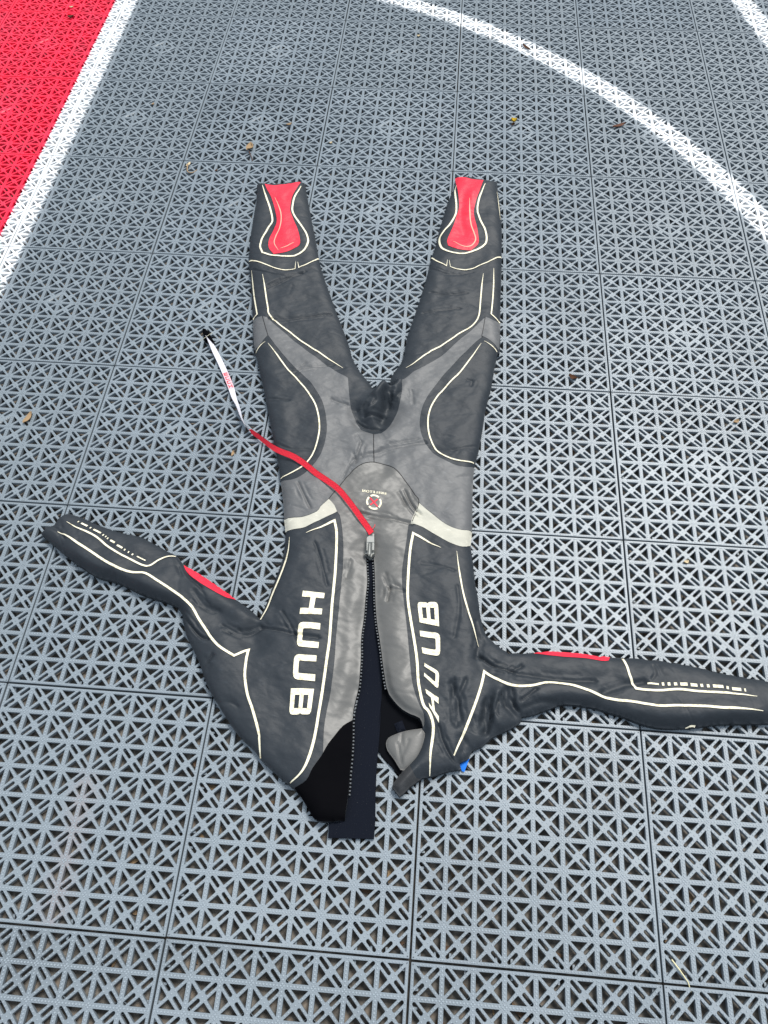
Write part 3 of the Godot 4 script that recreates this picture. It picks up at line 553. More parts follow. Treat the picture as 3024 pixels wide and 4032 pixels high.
# a hard plate: flat top with a chamfer, straight sides
func plate(s: Sheet, P: PackedVector2Array, y0: float, y1: float, bevel := 0.5) -> void:
	var inner := Geometry2D.offset_polygon(P, -bevel)
	var I: PackedVector2Array = inner[0] if inner.size() else P
	var t := Geometry2D.triangulate_polygon(I)
	var at := []
	for p in I: at.append(s.add(Vector3(p.x, y1, p.y), Vector3.UP))
	for k in range(0, t.size(), 3): s.tri(at[t[k]], at[t[k + 1]], at[t[k + 2]])
	var cw := 1.0 if Geometry2D.is_polygon_clockwise(P) else -1.0
	var a := P[P.size() - 1]
	var c := Vector2.ZERO
	for p in P: c += p / P.size()
	for b in P:
		var out := (b - a).orthogonal().normalized() * cw
		var n3 := Vector3(out.x, 0, out.y)
		var n4 := Vector3(out.x, 1, out.y).normalized()
		var ia := a - out * bevel
		var ib := b - out * bevel
		s.quad(s.add(Vector3(a.x, y1 - bevel, a.y), n3), s.add(Vector3(b.x, y1 - bevel, b.y), n3), s.add(Vector3(b.x, y0, b.y), n3), s.add(Vector3(a.x, y0, a.y), n3))
		s.quad(s.add(Vector3(a.x, y1 - bevel, a.y), n4), s.add(Vector3(b.x, y1 - bevel, b.y), n4), s.add(Vector3(ib.x, y1, ib.y), n4), s.add(Vector3(ia.x, y1, ia.y), n4))
		a = b

func tube(s: Sheet, P: Array, r0: float, r1: float, sides := 6) -> void:
	var last := []
	for k in P.size():
		var d: Vector3 = (P[mini(k + 1, P.size() - 1)] - P[maxi(k - 1, 0)]).normalized()
		var u := d.cross(Vector3(0.2, 1, 0.1)).normalized()
		var w := d.cross(u)
		var row := []
		for e in sides:
			var n := u * cos(TAU * e / sides) + w * sin(TAU * e / sides)
			row.append(s.add(P[k] + n * lerpf(r0, r1, float(k) / maxi(1, P.size() - 1)), n))
		if last:
			for e in sides: s.quad(last[e], last[(e + 1) % sides], row[(e + 1) % sides], row[e])
		last = row

# ---------------------------------------------------------------- materials
func noise_tex(kind: int, freq: float, seed_: int, ramp := [], size := 512, octaves := 4) -> NoiseTexture2D:
	var n := FastNoiseLite.new()
	n.noise_type = kind
	n.frequency = freq
	n.seed = seed_
	n.fractal_octaves = octaves
	var t := NoiseTexture2D.new()
	t.width = size
	t.height = size
	t.seamless = true
	t.noise = n
	if ramp:
		var g := Gradient.new()
		g.offsets = PackedFloat32Array(ramp[0])
		g.colors = PackedColorArray(ramp[1])
		t.color_ramp = g
	return t

func mat(c: Color, rough: float, spec := 0.5) -> StandardMaterial3D:
	var m := StandardMaterial3D.new()
	m.albedo_color = c
	m.roughness = rough
	m.metallic_specular = spec
	return m

func materials() -> void:
	var ridged := FastNoiseLite.new()
	ridged.noise_type = FastNoiseLite.TYPE_SIMPLEX_SMOOTH
	ridged.fractal_type = FastNoiseLite.FRACTAL_RIDGED
	ridged.frequency = 0.011
	ridged.fractal_octaves = 4
	ridged.seed = 3
	ridged.domain_warp_enabled = true
	ridged.domain_warp_amplitude = 20.0
	var crinkle := NoiseTexture2D.new()
	crinkle.width = 1024
	crinkle.height = 1024
	crinkle.seamless = true
	crinkle.noise = ridged
	crinkle.invert = true
	var worn := noise_tex(FastNoiseLite.TYPE_SIMPLEX_SMOOTH, 0.008, 21, [[0.0, 0.5, 0.76, 1.0], [Color(0.85, 0.85, 0.85), Color(0.86, 0.86, 0.86), Color(0.875, 0.875, 0.875), Color(1, 1, 1)]], 1024, 6)
	for e in [["black", Color(0.175, 0.200, 0.228), 0.58, 0.42], ["grey", Color(0.415, 0.42, 0.428), 0.52, 0.45], ["spine", Color(0.36, 0.358, 0.352), 0.46, 0.5], ["band", Color(0.83, 0.82, 0.765), 0.6, 0.4], ["rubber", Color(0.25, 0.255, 0.265), 0.6, 0.4]]:
		var m := mat(e[1], e[2], e[3])
		m.albedo_texture = worn
		m.uv1_scale = Vector3(1.3, 2.2, 1)
		m.heightmap_enabled = true
		m.heightmap_texture = crinkle
		m.heightmap_scale = 0.018
		if e[0] == "spine":
			m.albedo_texture = null
			m.heightmap_scale = 0.008
		M[e[0]] = m
	M.cream = mat(Color(1.0, 0.97, 0.87), 0.6, 0.3)
	M.cream.albedo_texture = noise_tex(FastNoiseLite.TYPE_SIMPLEX_SMOOTH, 0.03, 61, [[0.0, 0.28, 0.4, 1.0], [Color(0.70, 0.68, 0.64), Color(0.84, 0.83, 0.80), Color(0.92, 0.92, 0.91), Color(0.95, 0.95, 0.95)]], 512, 5)
	M.cream.uv1_scale = Vector3(2, 2, 1)
	M.red = mat(Color(0.90, 0.18, 0.27), 0.5, 0.4)
	M.red.heightmap_enabled = true
	M.red.heightmap_texture = crinkle
	M.red.heightmap_scale = 0.03
	M.red.uv1_scale = Vector3(1.6, 2.0, 1)
	M.red.albedo_texture = worn
	M.red.albedo_color = Color(1.0, 0.20, 0.30)
	M.ribbon_red = mat(Color(1.0, 0.24, 0.30), 0.8, 0.2)
	M.ribbon_white = mat(Color(0.80, 0.80, 0.84), 0.8, 0.2)
	M.woven = mat(Color(0.93, 0.72, 0.75), 0.8, 0.2)
	M.seam = mat(Color(0.10, 0.10, 0.11), 0.6, 0.3)
	M.pink = mat(Color(0.86, 0.66, 0.58), 0.6, 0.3)
	M.navy = mat(Color(0.078, 0.09, 0.122), 0.9, 0.15)
	M.lining = mat(Color(0.045, 0.05, 0.065), 0.9, 0.15)
	M.velvet = mat(Color(0.045, 0.045, 0.055), 1.0, 0.05)
	for k in ["navy", "lining", "velvet"]:
		var weave: StandardMaterial3D = M[k]
		weave.heightmap_enabled = true
		weave.heightmap_texture = noise_tex(FastNoiseLite.TYPE_VALUE, 0.3, 8, [], 256, 2)
		weave.heightmap_scale = 0.02
		weave.uv1_scale = Vector3(4, 4, 1)
	M.navy.albedo_color = Color(1, 1, 1)
	M.navy.albedo_texture = noise_tex(FastNoiseLite.TYPE_SIMPLEX_SMOOTH, 0.06, 71, [[0.0, 0.80, 0.86, 1.0], [Color(0.07, 0.082, 0.115), Color(0.082, 0.095, 0.128), Color(0.14, 0.15, 0.17), Color(0.42, 0.41, 0.39)]], 512, 5)
	for k in ["ribbon_red", "ribbon_white", "woven"]:
		var web: StandardMaterial3D = M[k]
		web.heightmap_enabled = true
		web.heightmap_texture = noise_tex(FastNoiseLite.TYPE_CELLULAR, 0.12, 9, [], 256, 1)
		web.heightmap_scale = 0.04
		web.uv1_scale = Vector3(3, 3, 1)
	M.metal = mat(Color(0.50, 0.51, 0.50), 0.38, 0.6)
	M.metal.metallic = 0.15
	M.tooth = mat(Color(0.45, 0.47, 0.49), 0.35, 0.6)
	M.blue = mat(Color(0.08, 0.42, 0.80), 0.6, 0.3)
	M.thread = mat(Color(0.75, 0.74, 0.66), 0.8, 0.2)

# ---------------------------------------------------------------- the court
const STUDS := 72
func tile_mesh(fine: bool, studs: Sheet) -> ArrayMesh:
	var s := Sheet.new()
	var body := s
	var n := 8
	var a := T / n
	var deep := -6.5
	var gap := 1.3
	for cj in n:
		for ci in n:
			# single rib along the diagonal between the even nodes, double rib with two slots along the other one
			var flip := (ci + cj) % 2 == 1
			var o := Vector2(ci, cj) * a
			var put := func(p: Vector2) -> Vector2:
				var q: Vector2 = Vector2(a - p.x, p.y) if flip else p
				return o + q
			var hs_ := 1.75        # half width of the single rib
			var hd := 5.6         # half width of the double rib
			var sl := 2.55        # half width of a slot
			var c := Vector2(a, a) / 2
			var dir := Vector2(1, -1).normalized()     # the double diagonal runs from (0, a) to (a, 0)
			var side := Vector2(1, 1).normalized()
			for sector in 4:
				# corners of the sector: A, B on the cell's edge, c the centre; which of the two sides is the double rib
				var A: Vector2 = [Vector2(0, 0), Vector2(a, 0), Vector2(a, a), Vector2(0, a)][sector]
				var B: Vector2 = [Vector2(a, 0), Vector2(a, a), Vector2(0, a), Vector2(0, 0)][sector]
				var rim_w := 2.75
				var on_edge: bool = [cj == 0, (ci == n - 1) if not flip else (ci == 0), cj == n - 1, (ci == 0) if not flip else (ci == n - 1)][sector]
				if on_edge: rim_w = 3.4
				var double_b := sector % 2 == 0            # B is an end of the double diagonal
				var wa := (hs_ if double_b else hd) * sqrt(2.0)
				var wb := (hd if double_b else hs_) * sqrt(2.0)
				var x := (B - A) / a
				var y := Vector2(-x.y, x.x)
				var loc := func(p: Vector2) -> Vector2: return A + x * p.x + y * p.y
				# triangular hole in the sector's own axes: p.y > rim, p.y < p.x - wa, p.y < a - p.x - wb
				var peak := Vector2((a + wa - wb) / 2, (a - wa - wb) / 2)
				var ha := Vector2(rim_w + wa, rim_w)
				var hb := Vector2(a - rim_w - wb, rim_w)
				var hole := [ha + Vector2(0.9, 0.0), hb - Vector2(0.9, 0.0), hb + Vector2(-0.55, 0.75), peak + Vector2(0.7, -0.75), peak + Vector2(-0.7, -0.75), ha + Vector2(0.55, 0.75)]
				# half of a slot on the double side, from 5 to 17.6 mm from the centre
				var notch := []
				var far := 21.6
				var close := 3.9
				for k in 5:
					var t := PI / 2 * k / 4.0
					notch.append(Vector2(far - sl + sl * cos(t), sl * sin(t)))
				for k in 5:
					var t := PI / 2 + PI / 2 * k / 4.0
					notch.append(Vector2(close + sl + sl * cos(t), sl * sin(t)))
				var cc := Vector2(a / 2, a / 2)
				var along := (Vector2(a, 0) - cc).normalized() if double_b else (Vector2(0, 0) - cc).normalized()
				var into := Vector2(0, -1).rotated(0) - along * along.dot(Vector2(0, -1))
				into = into.normalized()
				var slot := []
				for v in notch: slot.append(cc + along * v.x + into * v.y)
				# edge of the tile: the rib ends at the gap
				var ea := Vector2(gap if false else 0.0, 0)
				var rim_a := Vector2(0, 0)
				var rim_b := Vector2(a, 0)
				var poly_bottom := PackedVector2Array([rim_a, rim_b, hb - Vector2(0.9, 0), ha + Vector2(0.9, 0)])
				var left_side := PackedVector2Array([rim_a, hole[0], hole[5], hole[4]])
				var right_side := PackedVector2Array([rim_b])
				if double_b:
					left_side.append(cc)
					for v in slot: right_side.append(v)
					right_side.append(cc)
					right_side.append_array([hole[4], hole[3], hole[2], hole[1]])
				else:
					left_side = PackedVector2Array([rim_a, hole[0], hole[5], hole[4], hole[3], cc])
					var rev := slot.duplicate()
					rev.reverse()
					for v in rev: left_side.append(v)
					right_side.append_array([cc, hole[3], hole[2], hole[1]])
				for P in [poly_bottom, left_side, right_side]:
					var t := Geometry2D.triangulate_polygon(P)
					var at := []
					for v in P:
						var g: Vector2 = put.call(loc.call(v))
						at.append(tv(s, g, 0.0, Vector3.UP))
					for k in range(0, t.size(), 3): s.tri(at[t[k]], at[t[k + 1]], at[t[k + 2]])
				# walls of the hole and of the half slot
				var mid := Vector2.ZERO
				for v in hole: mid += v / 6.0
				for k in 6: wall(s, put.call(loc.call(hole[k])), put.call(loc.call(hole[(k + 1) % 6])), put.call(loc.call(mid)), deep)
				var sm: Vector2 = cc + along * (far + close) / 2
				for k in slot.size() - 1: wall(s, put.call(loc.call(slot[k])), put.call(loc.call(slot[k + 1])), put.call(loc.call(sm)), deep)
	# rim of the tile
	for e in 4:
		var p: Vector2 = [Vector2(0, 0), Vector2(T, 0), Vector2(T, T), Vector2(0, T)][e]
		var q: Vector2 = [Vector2(T, 0), Vector2(T, T), Vector2(0, T), Vector2(0, 0)][e]
		var out := (Vector2(T, T) / 2 - (p + q) / 2)
		wall(s, p, q, (p + q) / 2 - out, -12.0)
	# anti-slip studs
	s = studs if studs else s
	for k in range(0, n + 1):
		var across := k * a
		for m in STUDS:
			var t := (m + 0.5) * T / STUDS
			var off := 0.0
			if k == 0: off = 1.9
			if k == n: off = -1.9
			stud(s, Vector2(across + off, t), 1.15 if k % n else 0.8, fine, PI / 4)
			stud(s, Vector2(t, across + off), 1.15 if k % n else 0.8, fine, PI / 4)
			if k % n and m % 9 != 8 and m < STUDS - 1:
				for z in [-2.2, 2.2]:
					stud(s, Vector2(across + z, t + 2.1), 0.5, fine, PI / 4)
					stud(s, Vector2(t + 2.1, across + z), 0.5, fine, PI / 4)
	for cj in n:
		for ci in n:
			var flip := (ci + cj) % 2 == 1
			for m in 9:
				var f := (m + 1.0) / 10.0
				var p := Vector2(f, f) * a
				if f > 0.15 and f < 0.85: stud(s, Vector2(ci * a + (a - p.x if flip else p.x), cj * a + p.y), 0.95, fine, PI / 4)
				for e in [-3.75, 3.75]:
					var q: Vector2 = Vector2(f, 1 - f) * a + Vector2(1, 1).normalized() * e
					if f > 0.15 and f < 0.85 and absf(f - 0.5) > 0.05: stud(s, Vector2(ci * a + (a - q.x if flip else q.x), cj * a + q.y), 0.95, fine, PI / 4)
	return body.mesh()

func tv(s: Sheet, g: Vector2, y: float, n: Vector3) -> int:
	var k := 1.0 - 3.1 / T                     # tiles stand 2.6 mm apart
	var p := (g - Vector2(T, T) / 2) * k
	var i := s.add(Vector3(p.x, y, p.y), n)
	s.uv[i] = g / T
	return i

func wall(s: Sheet, p: Vector2, q: Vector2, mid: Vector2, deep: float) -> void:
	var e := (q - p).orthogonal().normalized()
	if e.dot(mid - p) < 0: e = -e
	var n := Vector3(e.x, 0, e.y)
	var ch := 0.3                             # rounded top edge
	var n2 := Vector3(e.x, 1, e.y).normalized()
	s.quad(tv(s, p, 0, n2), tv(s, q, 0, n2), tv(s, q + e * ch, -ch, n2), tv(s, p + e * ch, -ch, n2))
	s.quad(tv(s, p + e * ch, -ch, n), tv(s, q + e * ch, -ch, n), tv(s, q + e * (ch + 0.1), deep, n), tv(s, p + e * (ch + 0.1), deep, n))

func stud(s: Sheet, c: Vector2, r: float, fine: bool, turn: float) -> void:
	var h := 0.8
	var top := []
	var low := []
	for k in 4:
		var u := Vector2(1, 0).rotated(turn + PI / 4 + k * PI / 2) * 1.414
		low.append(c + u * r)
		top.append(c + u * r * 0.72)
	if fine:
		var at := []
		for v in top: at.append(tv(s, v, h, Vector3.UP))
		s.quad(at[0], at[1], at[2], at[3])
	else:
		var at := []
		for v in low: at.append(tv(s, v, h * 0.6, Vector3.UP))
		s.quad(at[0], at[1], at[2], at[3])
		return
	for k in 4:
		var m: Vector2 = ((low[k] + low[(k + 1) % 4]) / 2 - c).normalized()
		var n := Vector3(m.x, 0.5, m.y).normalized()
		s.quad(tv(s, low[k], 0, n), tv(s, low[(k + 1) % 4], 0, n), tv(s, top[(k + 1) % 4], h, n), tv(s, top[k], h, n))

func legs_mesh() -> ArrayMesh:
	var s := Sheet.new()
	var a := T / 8
	for j in range(1, 8):
		for i in range(1, 8):
			if (i + j) % 2 == 0: continue
			var c := Vector2(i, j) * a
			var last := []
			for k in 11:
				var e := Vector2(1, 0).rotated(TAU * k / 10)
				var n := Vector3(e.x, 0, e.y)
				var row := [tv(s, c + e * 8.2, -2.5, Vector3(e.x, 1, e.y).normalized()), tv(s, c + e * 8.6, -3.2, n), tv(s, c + e * 7.8, -12.5, n)]
				if last:
					s.quad(last[0], last[1], row[1], row[0])
					s.quad(last[1], last[2], row[2], row[1])
				last = row
	# clips along two edges, seen through the outer holes
	for k in range(0, 16):
		var t := (k + 0.5) * T / 16
		for e in 4:
			var p: Vector2 = [Vector2(t, T - 6.5), Vector2(6.5, t), Vector2(t, 6.5), Vector2(T - 6.5, t)][e]
			if e > 1 and k % 3: continue
			var d := Vector2(1.3, 3.4) if e % 2 == 0 else Vector2(3.4, 1.3)
			var q := [p - d, Vector2(p.x + d.x, p.y - d.y), p + d, Vector2(p.x - d.x, p.y + d.y)]
			var top := []
			for v in q: top.append(tv(s, v, -5.0, Vector3.UP))
			s.quad(top[0], top[1], top[2], top[3])
			for m in 4:
				var o: Vector2 = ((q[m] + q[(m + 1) % 4]) / 2 - p).normalized()
				var n := Vector3(o.x, 0, o.y)
				s.quad(tv(s, q[m], -5, n), tv(s, q[(m + 1) % 4], -5, n), tv(s, q[(m + 1) % 4], -12.5, n), tv(s, q[m], -12.5, n))
	return s.mesh()

func diamond_mesh() -> ArrayMesh:
	# the square insert in the middle of each tile: a rounded frame standing on its corner, with a fine groove round it
	var s := Sheet.new()
	var R := 29.0
	for ring in [[R, R - 4.4, 0.25], [R + 0.7, R, -0.6]]:
		var last := []
		for k in 33:
			var ang := TAU * k / 32.0
			var row := []
			for m in 2:
				var r: float = ring[m]
				# rounded diamond
				var e := Vector2(cos(ang), sin(ang))
				var f := 1.0 / pow(pow(absf(e.x), 1.12) + pow(absf(e.y), 1.12), 1 / 1.12)
				row.append(e * f * r + Vector2(T, T) / 2)
			var at := [tv(s, row[0], ring[2], Vector3.UP), tv(s, row[1], ring[2], Vector3.UP), tv(s, row[0], -0.5, Vector3(1, 0, 0)), tv(s, row[1], -6, Vector3(1, 0, 0))]
			if last:
				s.quad(last[0], last[1], at[1], at[0])
				if ring[2] > 0:
					s.quad(last[0], last[2], at[2], at[0])
					s.quad(last[1], last[3], at[3], at[1])
			last = at
	return s.mesh()

const SMEAR_A := Vector2(-150, -172)
const SMEAR_B := Vector2(-149, -12)
const PAINT_X := -1220.0
const PAINT_Z := -2745.0
const PAINT_W := 2745.0
func paint_texture() -> ImageTexture:
	var n := 1024
	var data := PackedByteArray()
	data.resize(n * n * 3)
	var wob := FastNoiseLite.new()
	wob.frequency = 0.06
	wob.fractal_octaves = 3
	var spray := FastNoiseLite.new()
	spray.frequency = 0.5
	spray.seed = 4
	var grey := Color(GREY.r, GREY.g, GREY.b)
	var white := Color(0.93, 0.94, 0.95)
	var red := Color(0.93, 0.12, 0.27)
	var c0 := Vector2(-565, -740)
	var la := Vector2(1053, -2295)
	var lb := Vector2(1103, -2090)
	var ln := (lb - la).orthogonal().normalized()
	for j in n:
		var z := PAINT_Z + (j + 0.5) * PAINT_W / n
		for i in n:
			var x := PAINT_X + (i + 0.5) * PAINT_W / n
			var c := grey
			var q := Vector2(x, z)
			var e := 99.0
			var soft := 5.0
			if x < -560: e = minf(e, absf(x + 609.6) - 29.0)
			elif x > 900 and z < -1700: e = minf(e, absf((q - la).dot(ln)) - 28.0)
			var r := q.distance_to(c0)
			if r > 1500 and r < 1800 and x > -300: e = minf(e, absf(r - 1659.0) - 27.0)
			if x < -630: c = red
			if e < 30:
				var w := wob.get_noise_2d(x, z) * 4.0 + spray.get_noise_2d(x, z) * 2.5
				if x < -600: c = white.lerp(red, smoothstep(-1.5, 1.5, e + w * 0.5))
				else: c = white.lerp(grey, smoothstep(-soft, soft, e + w) * 0.88 + 0.12 * smoothstep(0.0, 26.0, e + w * 2))
			if c.r - c.b > 0.3 or c.b > 0.7:
				var wear := 1.0 + 0.09 * wob.get_noise_2d(x * 0.25 + 900, z * 0.25) + 0.05 * spray.get_noise_2d(x * 0.6, z * 0.6)
				c = Color(minf(1, c.r * wear), minf(1, c.g * wear), minf(1, c.b * wear)).lerp(Color(0.55, 0.53, 0.52), 0.10 * clampf(wob.get_noise_2d(x * 0.12, z * 0.12 + 400) * 2.5, 0, 1))
			var sd := seg_dist(q, SMEAR_A, SMEAR_B) + spray.get_noise_2d(x * 0.1, z * 0.1) * 9.0
			if sd < 40: c = c.lerp(Color(0.60, 0.49, 0.47), 0.26 * exp(-sd * sd / 300.0))
			var k := (j * n + i) * 3
			data[k] = int(c.r * 255)
			data[k + 1] = int(c.g * 255)
			data[k + 2] = int(c.b * 255)
	var im := Image.create_from_data(n, n, false, Image.FORMAT_RGB8, data)
	return ImageTexture.create_from_image(im)

const GREY := Color(0.475, 0.515, 0.548)
func build_court() -> void:
	var soil := MeshInstance3D.new()
	soil.name = "ground"
	var pm := PlaneMesh.new()
	pm.size = Vector2(80, 80)
	soil.mesh = pm
	soil.position = Vector3(0.2, -0.0127, -1.0)
	soil.set_meta("kind", "structure")
	soil.set_meta("label", "dark earth and grit showing through the holes of the court tiles")
	var sm := mat(Color(1, 1, 1), 0.95, 0.2)
	sm.albedo_texture = noise_tex(FastNoiseLite.TYPE_SIMPLEX_SMOOTH, 0.02, 31, [[0.0, 0.42, 0.6, 0.78, 1.0], [Color(0.27, 0.26, 0.25), Color(0.40, 0.385, 0.365), Color(0.48, 0.465, 0.445), Color(0.50, 0.46, 0.42), Color(0.58, 0.55, 0.51)]], 1024, 6)
	sm.uv1_triplanar = true
	sm.uv1_world_triplanar = true
	sm.uv1_scale = Vector3(2.6, 2.6, 2.6)
	soil.material_override = sm
	add_child(soil)
	var court := Node3D.new()
	court.name = "court_floor"
	court.set_meta("kind", "structure")
	court.set_meta("label", "sports court floor of perforated grey plastic tiles with white lines and a red area")
	add_child(court)
	var greys := []
	for k in 3:
		var m := mat(Color(1, 1, 1), 0.42, 0.5)
		var d: float = [0.0, 0.012, -0.012][k]
		m.albedo_texture = noise_tex(FastNoiseLite.TYPE_SIMPLEX_SMOOTH, 0.006, 41 + k, [[0.0, 0.5, 1.0], [Color(GREY.r - 0.05 + d, GREY.g - 0.055 + d, GREY.b - 0.06 + d), Color(GREY.r + d, GREY.g + d, GREY.b + d), Color(GREY.r + 0.035 + d, GREY.g + 0.03 + d, GREY.b + 0.025 + d)]], 512, 5)
		m.uv1_triplanar = true
		m.uv1_world_triplanar = true
		m.uv1_scale = Vector3(1.1, 1.1, 1.1)
		greys.append(m)
	var paint := paint_texture()
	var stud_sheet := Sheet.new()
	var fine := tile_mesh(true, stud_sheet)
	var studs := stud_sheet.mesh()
	var plain := tile_mesh(false, null)
	var worn := mat(Color(GREY.r + 0.075, GREY.g + 0.075, GREY.b + 0.075), 0.36, 0.5)  # stud colour: paler and smoother than the grey of the tiles
	var stud_red := mat(Color(0.93, 0.13, 0.24), 0.36, 0.5)  # studs of the red tiles, smoother than the tile itself
	var legs := legs_mesh()
	var gem := diamond_mesh()
	var red := mat(Color(0.93, 0.12, 0.27), 0.42, 0.5)
	var rng := RandomNumberGenerator.new()
	rng.seed = 77
	for j in range(-2, 9):
		for i in range(-5, 5):
			var at := Vector3((i + 0.5) * T, 0, -(j + 0.5) * T)
			var m: Material = greys[rng.randi() % 3]
			var painted := false
			var far := Vector2(at.x + 565, at.z + 740).length()
			if i < -4 or (i == -4 and j < 5): m = red
			elif i == -4 or i == -3 or i == -2 or (absf(far - 1659) < 245 and j >= 1) or (i >= 3 and j >= 6) or (i == -1 and j == 0):
				painted = true
				var p := mat(Color(1, 1, 1), 0.42, 0.5)
				p.albedo_texture = paint
				p.uv1_scale = Vector3(T / PAINT_W, T / PAINT_W, 1)
				var jj := j
				if i < -1: jj = clampi(j, 1, 8)
				p.uv1_offset = Vector3((i * T - PAINT_X) / PAINT_W, (-(jj + 1) * T - PAINT_Z) / PAINT_W, 0)
				m = p
			var o := part("tile", plain if painted and j > 0 else fine, m, court)
			o.position = at * 0.001 + Vector3(rng.randf_range(-0.4, 0.4), 0, rng.randf_range(-0.4, 0.4)) * 0.001
			if not painted or j == 0: part("anti_slip_studs", studs, worn if i > -4 else stud_red, o).set_meta("kind", "stuff")
			part("leg_grid", legs, greys[0] if i > -4 else red, o).set_meta("kind", "stuff")
			part("centre_insert", gem, m, o)

# ---------------------------------------------------------------- leaf litter and debris
func leaf_mesh(length: float, width: float, curl: float, seed_: int) -> ArrayMesh:
	var s := Sheet.new()
	var rng := RandomNumberGenerator.new()
	rng.seed = seed_
	var last := []
	for k in 9:
		var f := k / 8.0
		var w := width * 0.5 * pow(sin(PI * clampf(f * 0.96 + 0.03, 0, 1)), 0.7) * rng.randf_range(0.85, 1.1)
		var row := []
		for e in 5:
			var g := e / 2.0 - 1.0
			row.append(s.add(Vector3((f - 0.5) * length, curl * (g * g + pow(f - 0.5, 2) * 2.0) * width * 0.5 + 0.8, g * w + sin(f * 3.0) * width * 0.15), Vector3(-0.3 * (f - 0.5), 1, -g * curl).normalized()))
		if last:
			for e in 4: s.quad(last[e], last[e + 1], row[e + 1], row[e])
		last = row
	return s.mesh()

func build_debris() -> void:
	var dry := mat(Color(0.60, 0.51, 0.40), 0.8, 0.2)
	var pale := mat(Color(0.78, 0.72, 0.60), 0.8, 0.2)
	var brown := mat(Color(0.33, 0.23, 0.17), 0.85, 0.2)
	var yellow := mat(Color(0.80, 0.68, 0.22), 0.8, 0.2)
	# a curled twig and a dry leaf with its stalk
	var t := thing("curled_twig", "thin curled tan twig on a grey tile beside the dry leaf with a stalk", "twig", Vector3(-0.283, 0, -1.493))
	var s := Sheet.new()
	var P := []
	for k in 13:
		var f := k / 12.0
		P.append(Vector3(-14 + 30 * f + (0 if f > 0.35 else 8 * (0.35 - f) * 2), 3.0 + 3 * sin(f * 5), 16 * sin(clampf((f - 0.1) * 1.15, 0, 1) * PI) - 20 * maxf(0, 0.4 - f) * 2))
	tube(s, P, 1.6, 0.9)
	part("stem", s.mesh(), dry, t)
	part("husk", leaf_mesh(16, 6, 0.5, 3), pale, t).transform = Transform3D(Basis(Vector3.UP, 1.15), Vector3(-0.006, 0.003, -0.013))
	t = thing("dry_leaf", "tan dry leaf with a dark stalk lying above the wetsuit's left leg", "leaf", Vector3(-0.159, 0, -1.563))
	part("blade", leaf_mesh(26, 15, 0.7, 5), dry, t).transform = Transform3D(Basis(Vector3.UP, 1.35), Vector3(-0.003, 0.002, -0.012))
	s = Sheet.new()
	tube(s, [Vector3(-2, 3, 0), Vector3(3, 4, 12), Vector3(9, 3, 24), Vector3(11, 2, 34)], 1.0, 0.7)
	part("stalk", s.mesh(), brown, t)
	t = thing("flower_bud", "small yellow flower bud with a dark base on a grey tile below the white arc", "flower", Vector3(0.44, 0, -1.707))
	part("petals", leaf_mesh(13, 11, 1.2, 7), yellow, t).position = Vector3(0, 0.003, -0.003)
	part("base", leaf_mesh(12, 6, 0.8, 8), brown, t).transform = Transform3D(Basis(Vector3.UP, 1.2), Vector3(-0.002, 0.001, 0.006))
	t = thing("bark_strip", "reddish brown strip of bark just below the white arc", "bark", Vector3(0.683, 0, -1.712), 0.5)
	part("strip", leaf_mesh(34, 9, 0.8, 11), mat(Color(0.42, 0.30, 0.25), 0.9, 0.2), t)
	for e in [["brown_flake", "dark brown flake lying on the white painted arc", "flake", 0.474, -2.029, 30.0, 8.0, -0.9, brown],
			["brown_flake", "dark brown flake on the red painted tiles", "flake", -0.737, -2.109, 16.0, 9.0, 0.3, brown],
			["pale_flake", "pale flake on the red painted tiles near the top edge", "flake", -0.749, -2.158, 12.0, 6.0, 0.2, pale],
			["brown_crumb", "tiny brown crumb on the grey tile between curled twig and dry leaf", "crumb", -0.223, -1.492, 7.0, 5.0, 0.9, brown],
			["dry_husk", "small tan husk on the grey tiles above the wetsuit's red ankle panel", "husk", -0.084, -1.671, 14.0, 7.0, 0.5, dry],
			["white_crumb", "tiny whitish crumb on the tiles between the two ankles", "crumb", 0.022, -1.607, 7.0, 6.0, 0.5, pale],
			["tan_crumb", "tiny tan crumb on the tiles near the white stripe", "crumb", -0.424, -1.732, 8.0, 5.0, 1.2, dry],
			["white_crumb", "tiny pale crumb on the tiles just below the start of the white arc", "crumb", 0.197, -2.067, 9.0, 7.0, 0.4, pale],
			["wood_chip", "tan wood chip standing in a tile hole beside the strap", "chip", -0.048, -0.731, 12.0, 5.0, 1.5, dry],
			["dry_leaf", "crumpled tan leaf scrap at the left edge beside the tile joint", "leaf", -0.427, -0.781, 26.0, 10.0, 1.3, dry],
			["brown_husk", "small brown husk on the tiles right of the wetsuit's thigh", "husk", 0.543, -0.943, 16.0, 9.0, -0.5, brown],
			["tan_flake", "small tan flake on the tiles near the right edge", "flake", 0.823, -0.862, 12.0, 7.0, 0.6, dry],
			["white_crumb", "small cream crumb on a tile above the outstretched right sleeve", "crumb", 0.704, -0.577, 8.0, 6.0, 0.4, pale]]:
		t = thing(e[0], e[1], e[2], Vector3(e[3], 0, e[4]), e[7])
		part("body", leaf_mesh(e[5], e[6], 0.8, int(e[5] * 7 + e[6])), e[8], t)
	t = thing("straw", "pale straw lying across a tile in the lower right corner", "straw", Vector3(0.634, 0, -0.012))
	s = Sheet.new()
	tube(s, [Vector3(-12, 2, -14), Vector3(-4, 3, -4), Vector3(5, 2, 8), Vector3(9, -3, 18)], 0.9, 0.6)
	part("stem", s.mesh(), mat(Color(0.85, 0.82, 0.66), 0.7, 0.3), t)
	# litter down on the soil, seen through the holes
	var rng := RandomNumberGenerator.new()
	rng.seed = 12
	var mm := MultiMesh.new()
	mm.transform_format = MultiMesh.TRANSFORM_3D
	mm.use_colors = true
	mm.mesh = leaf_mesh(18, 6, 0.4, 2)
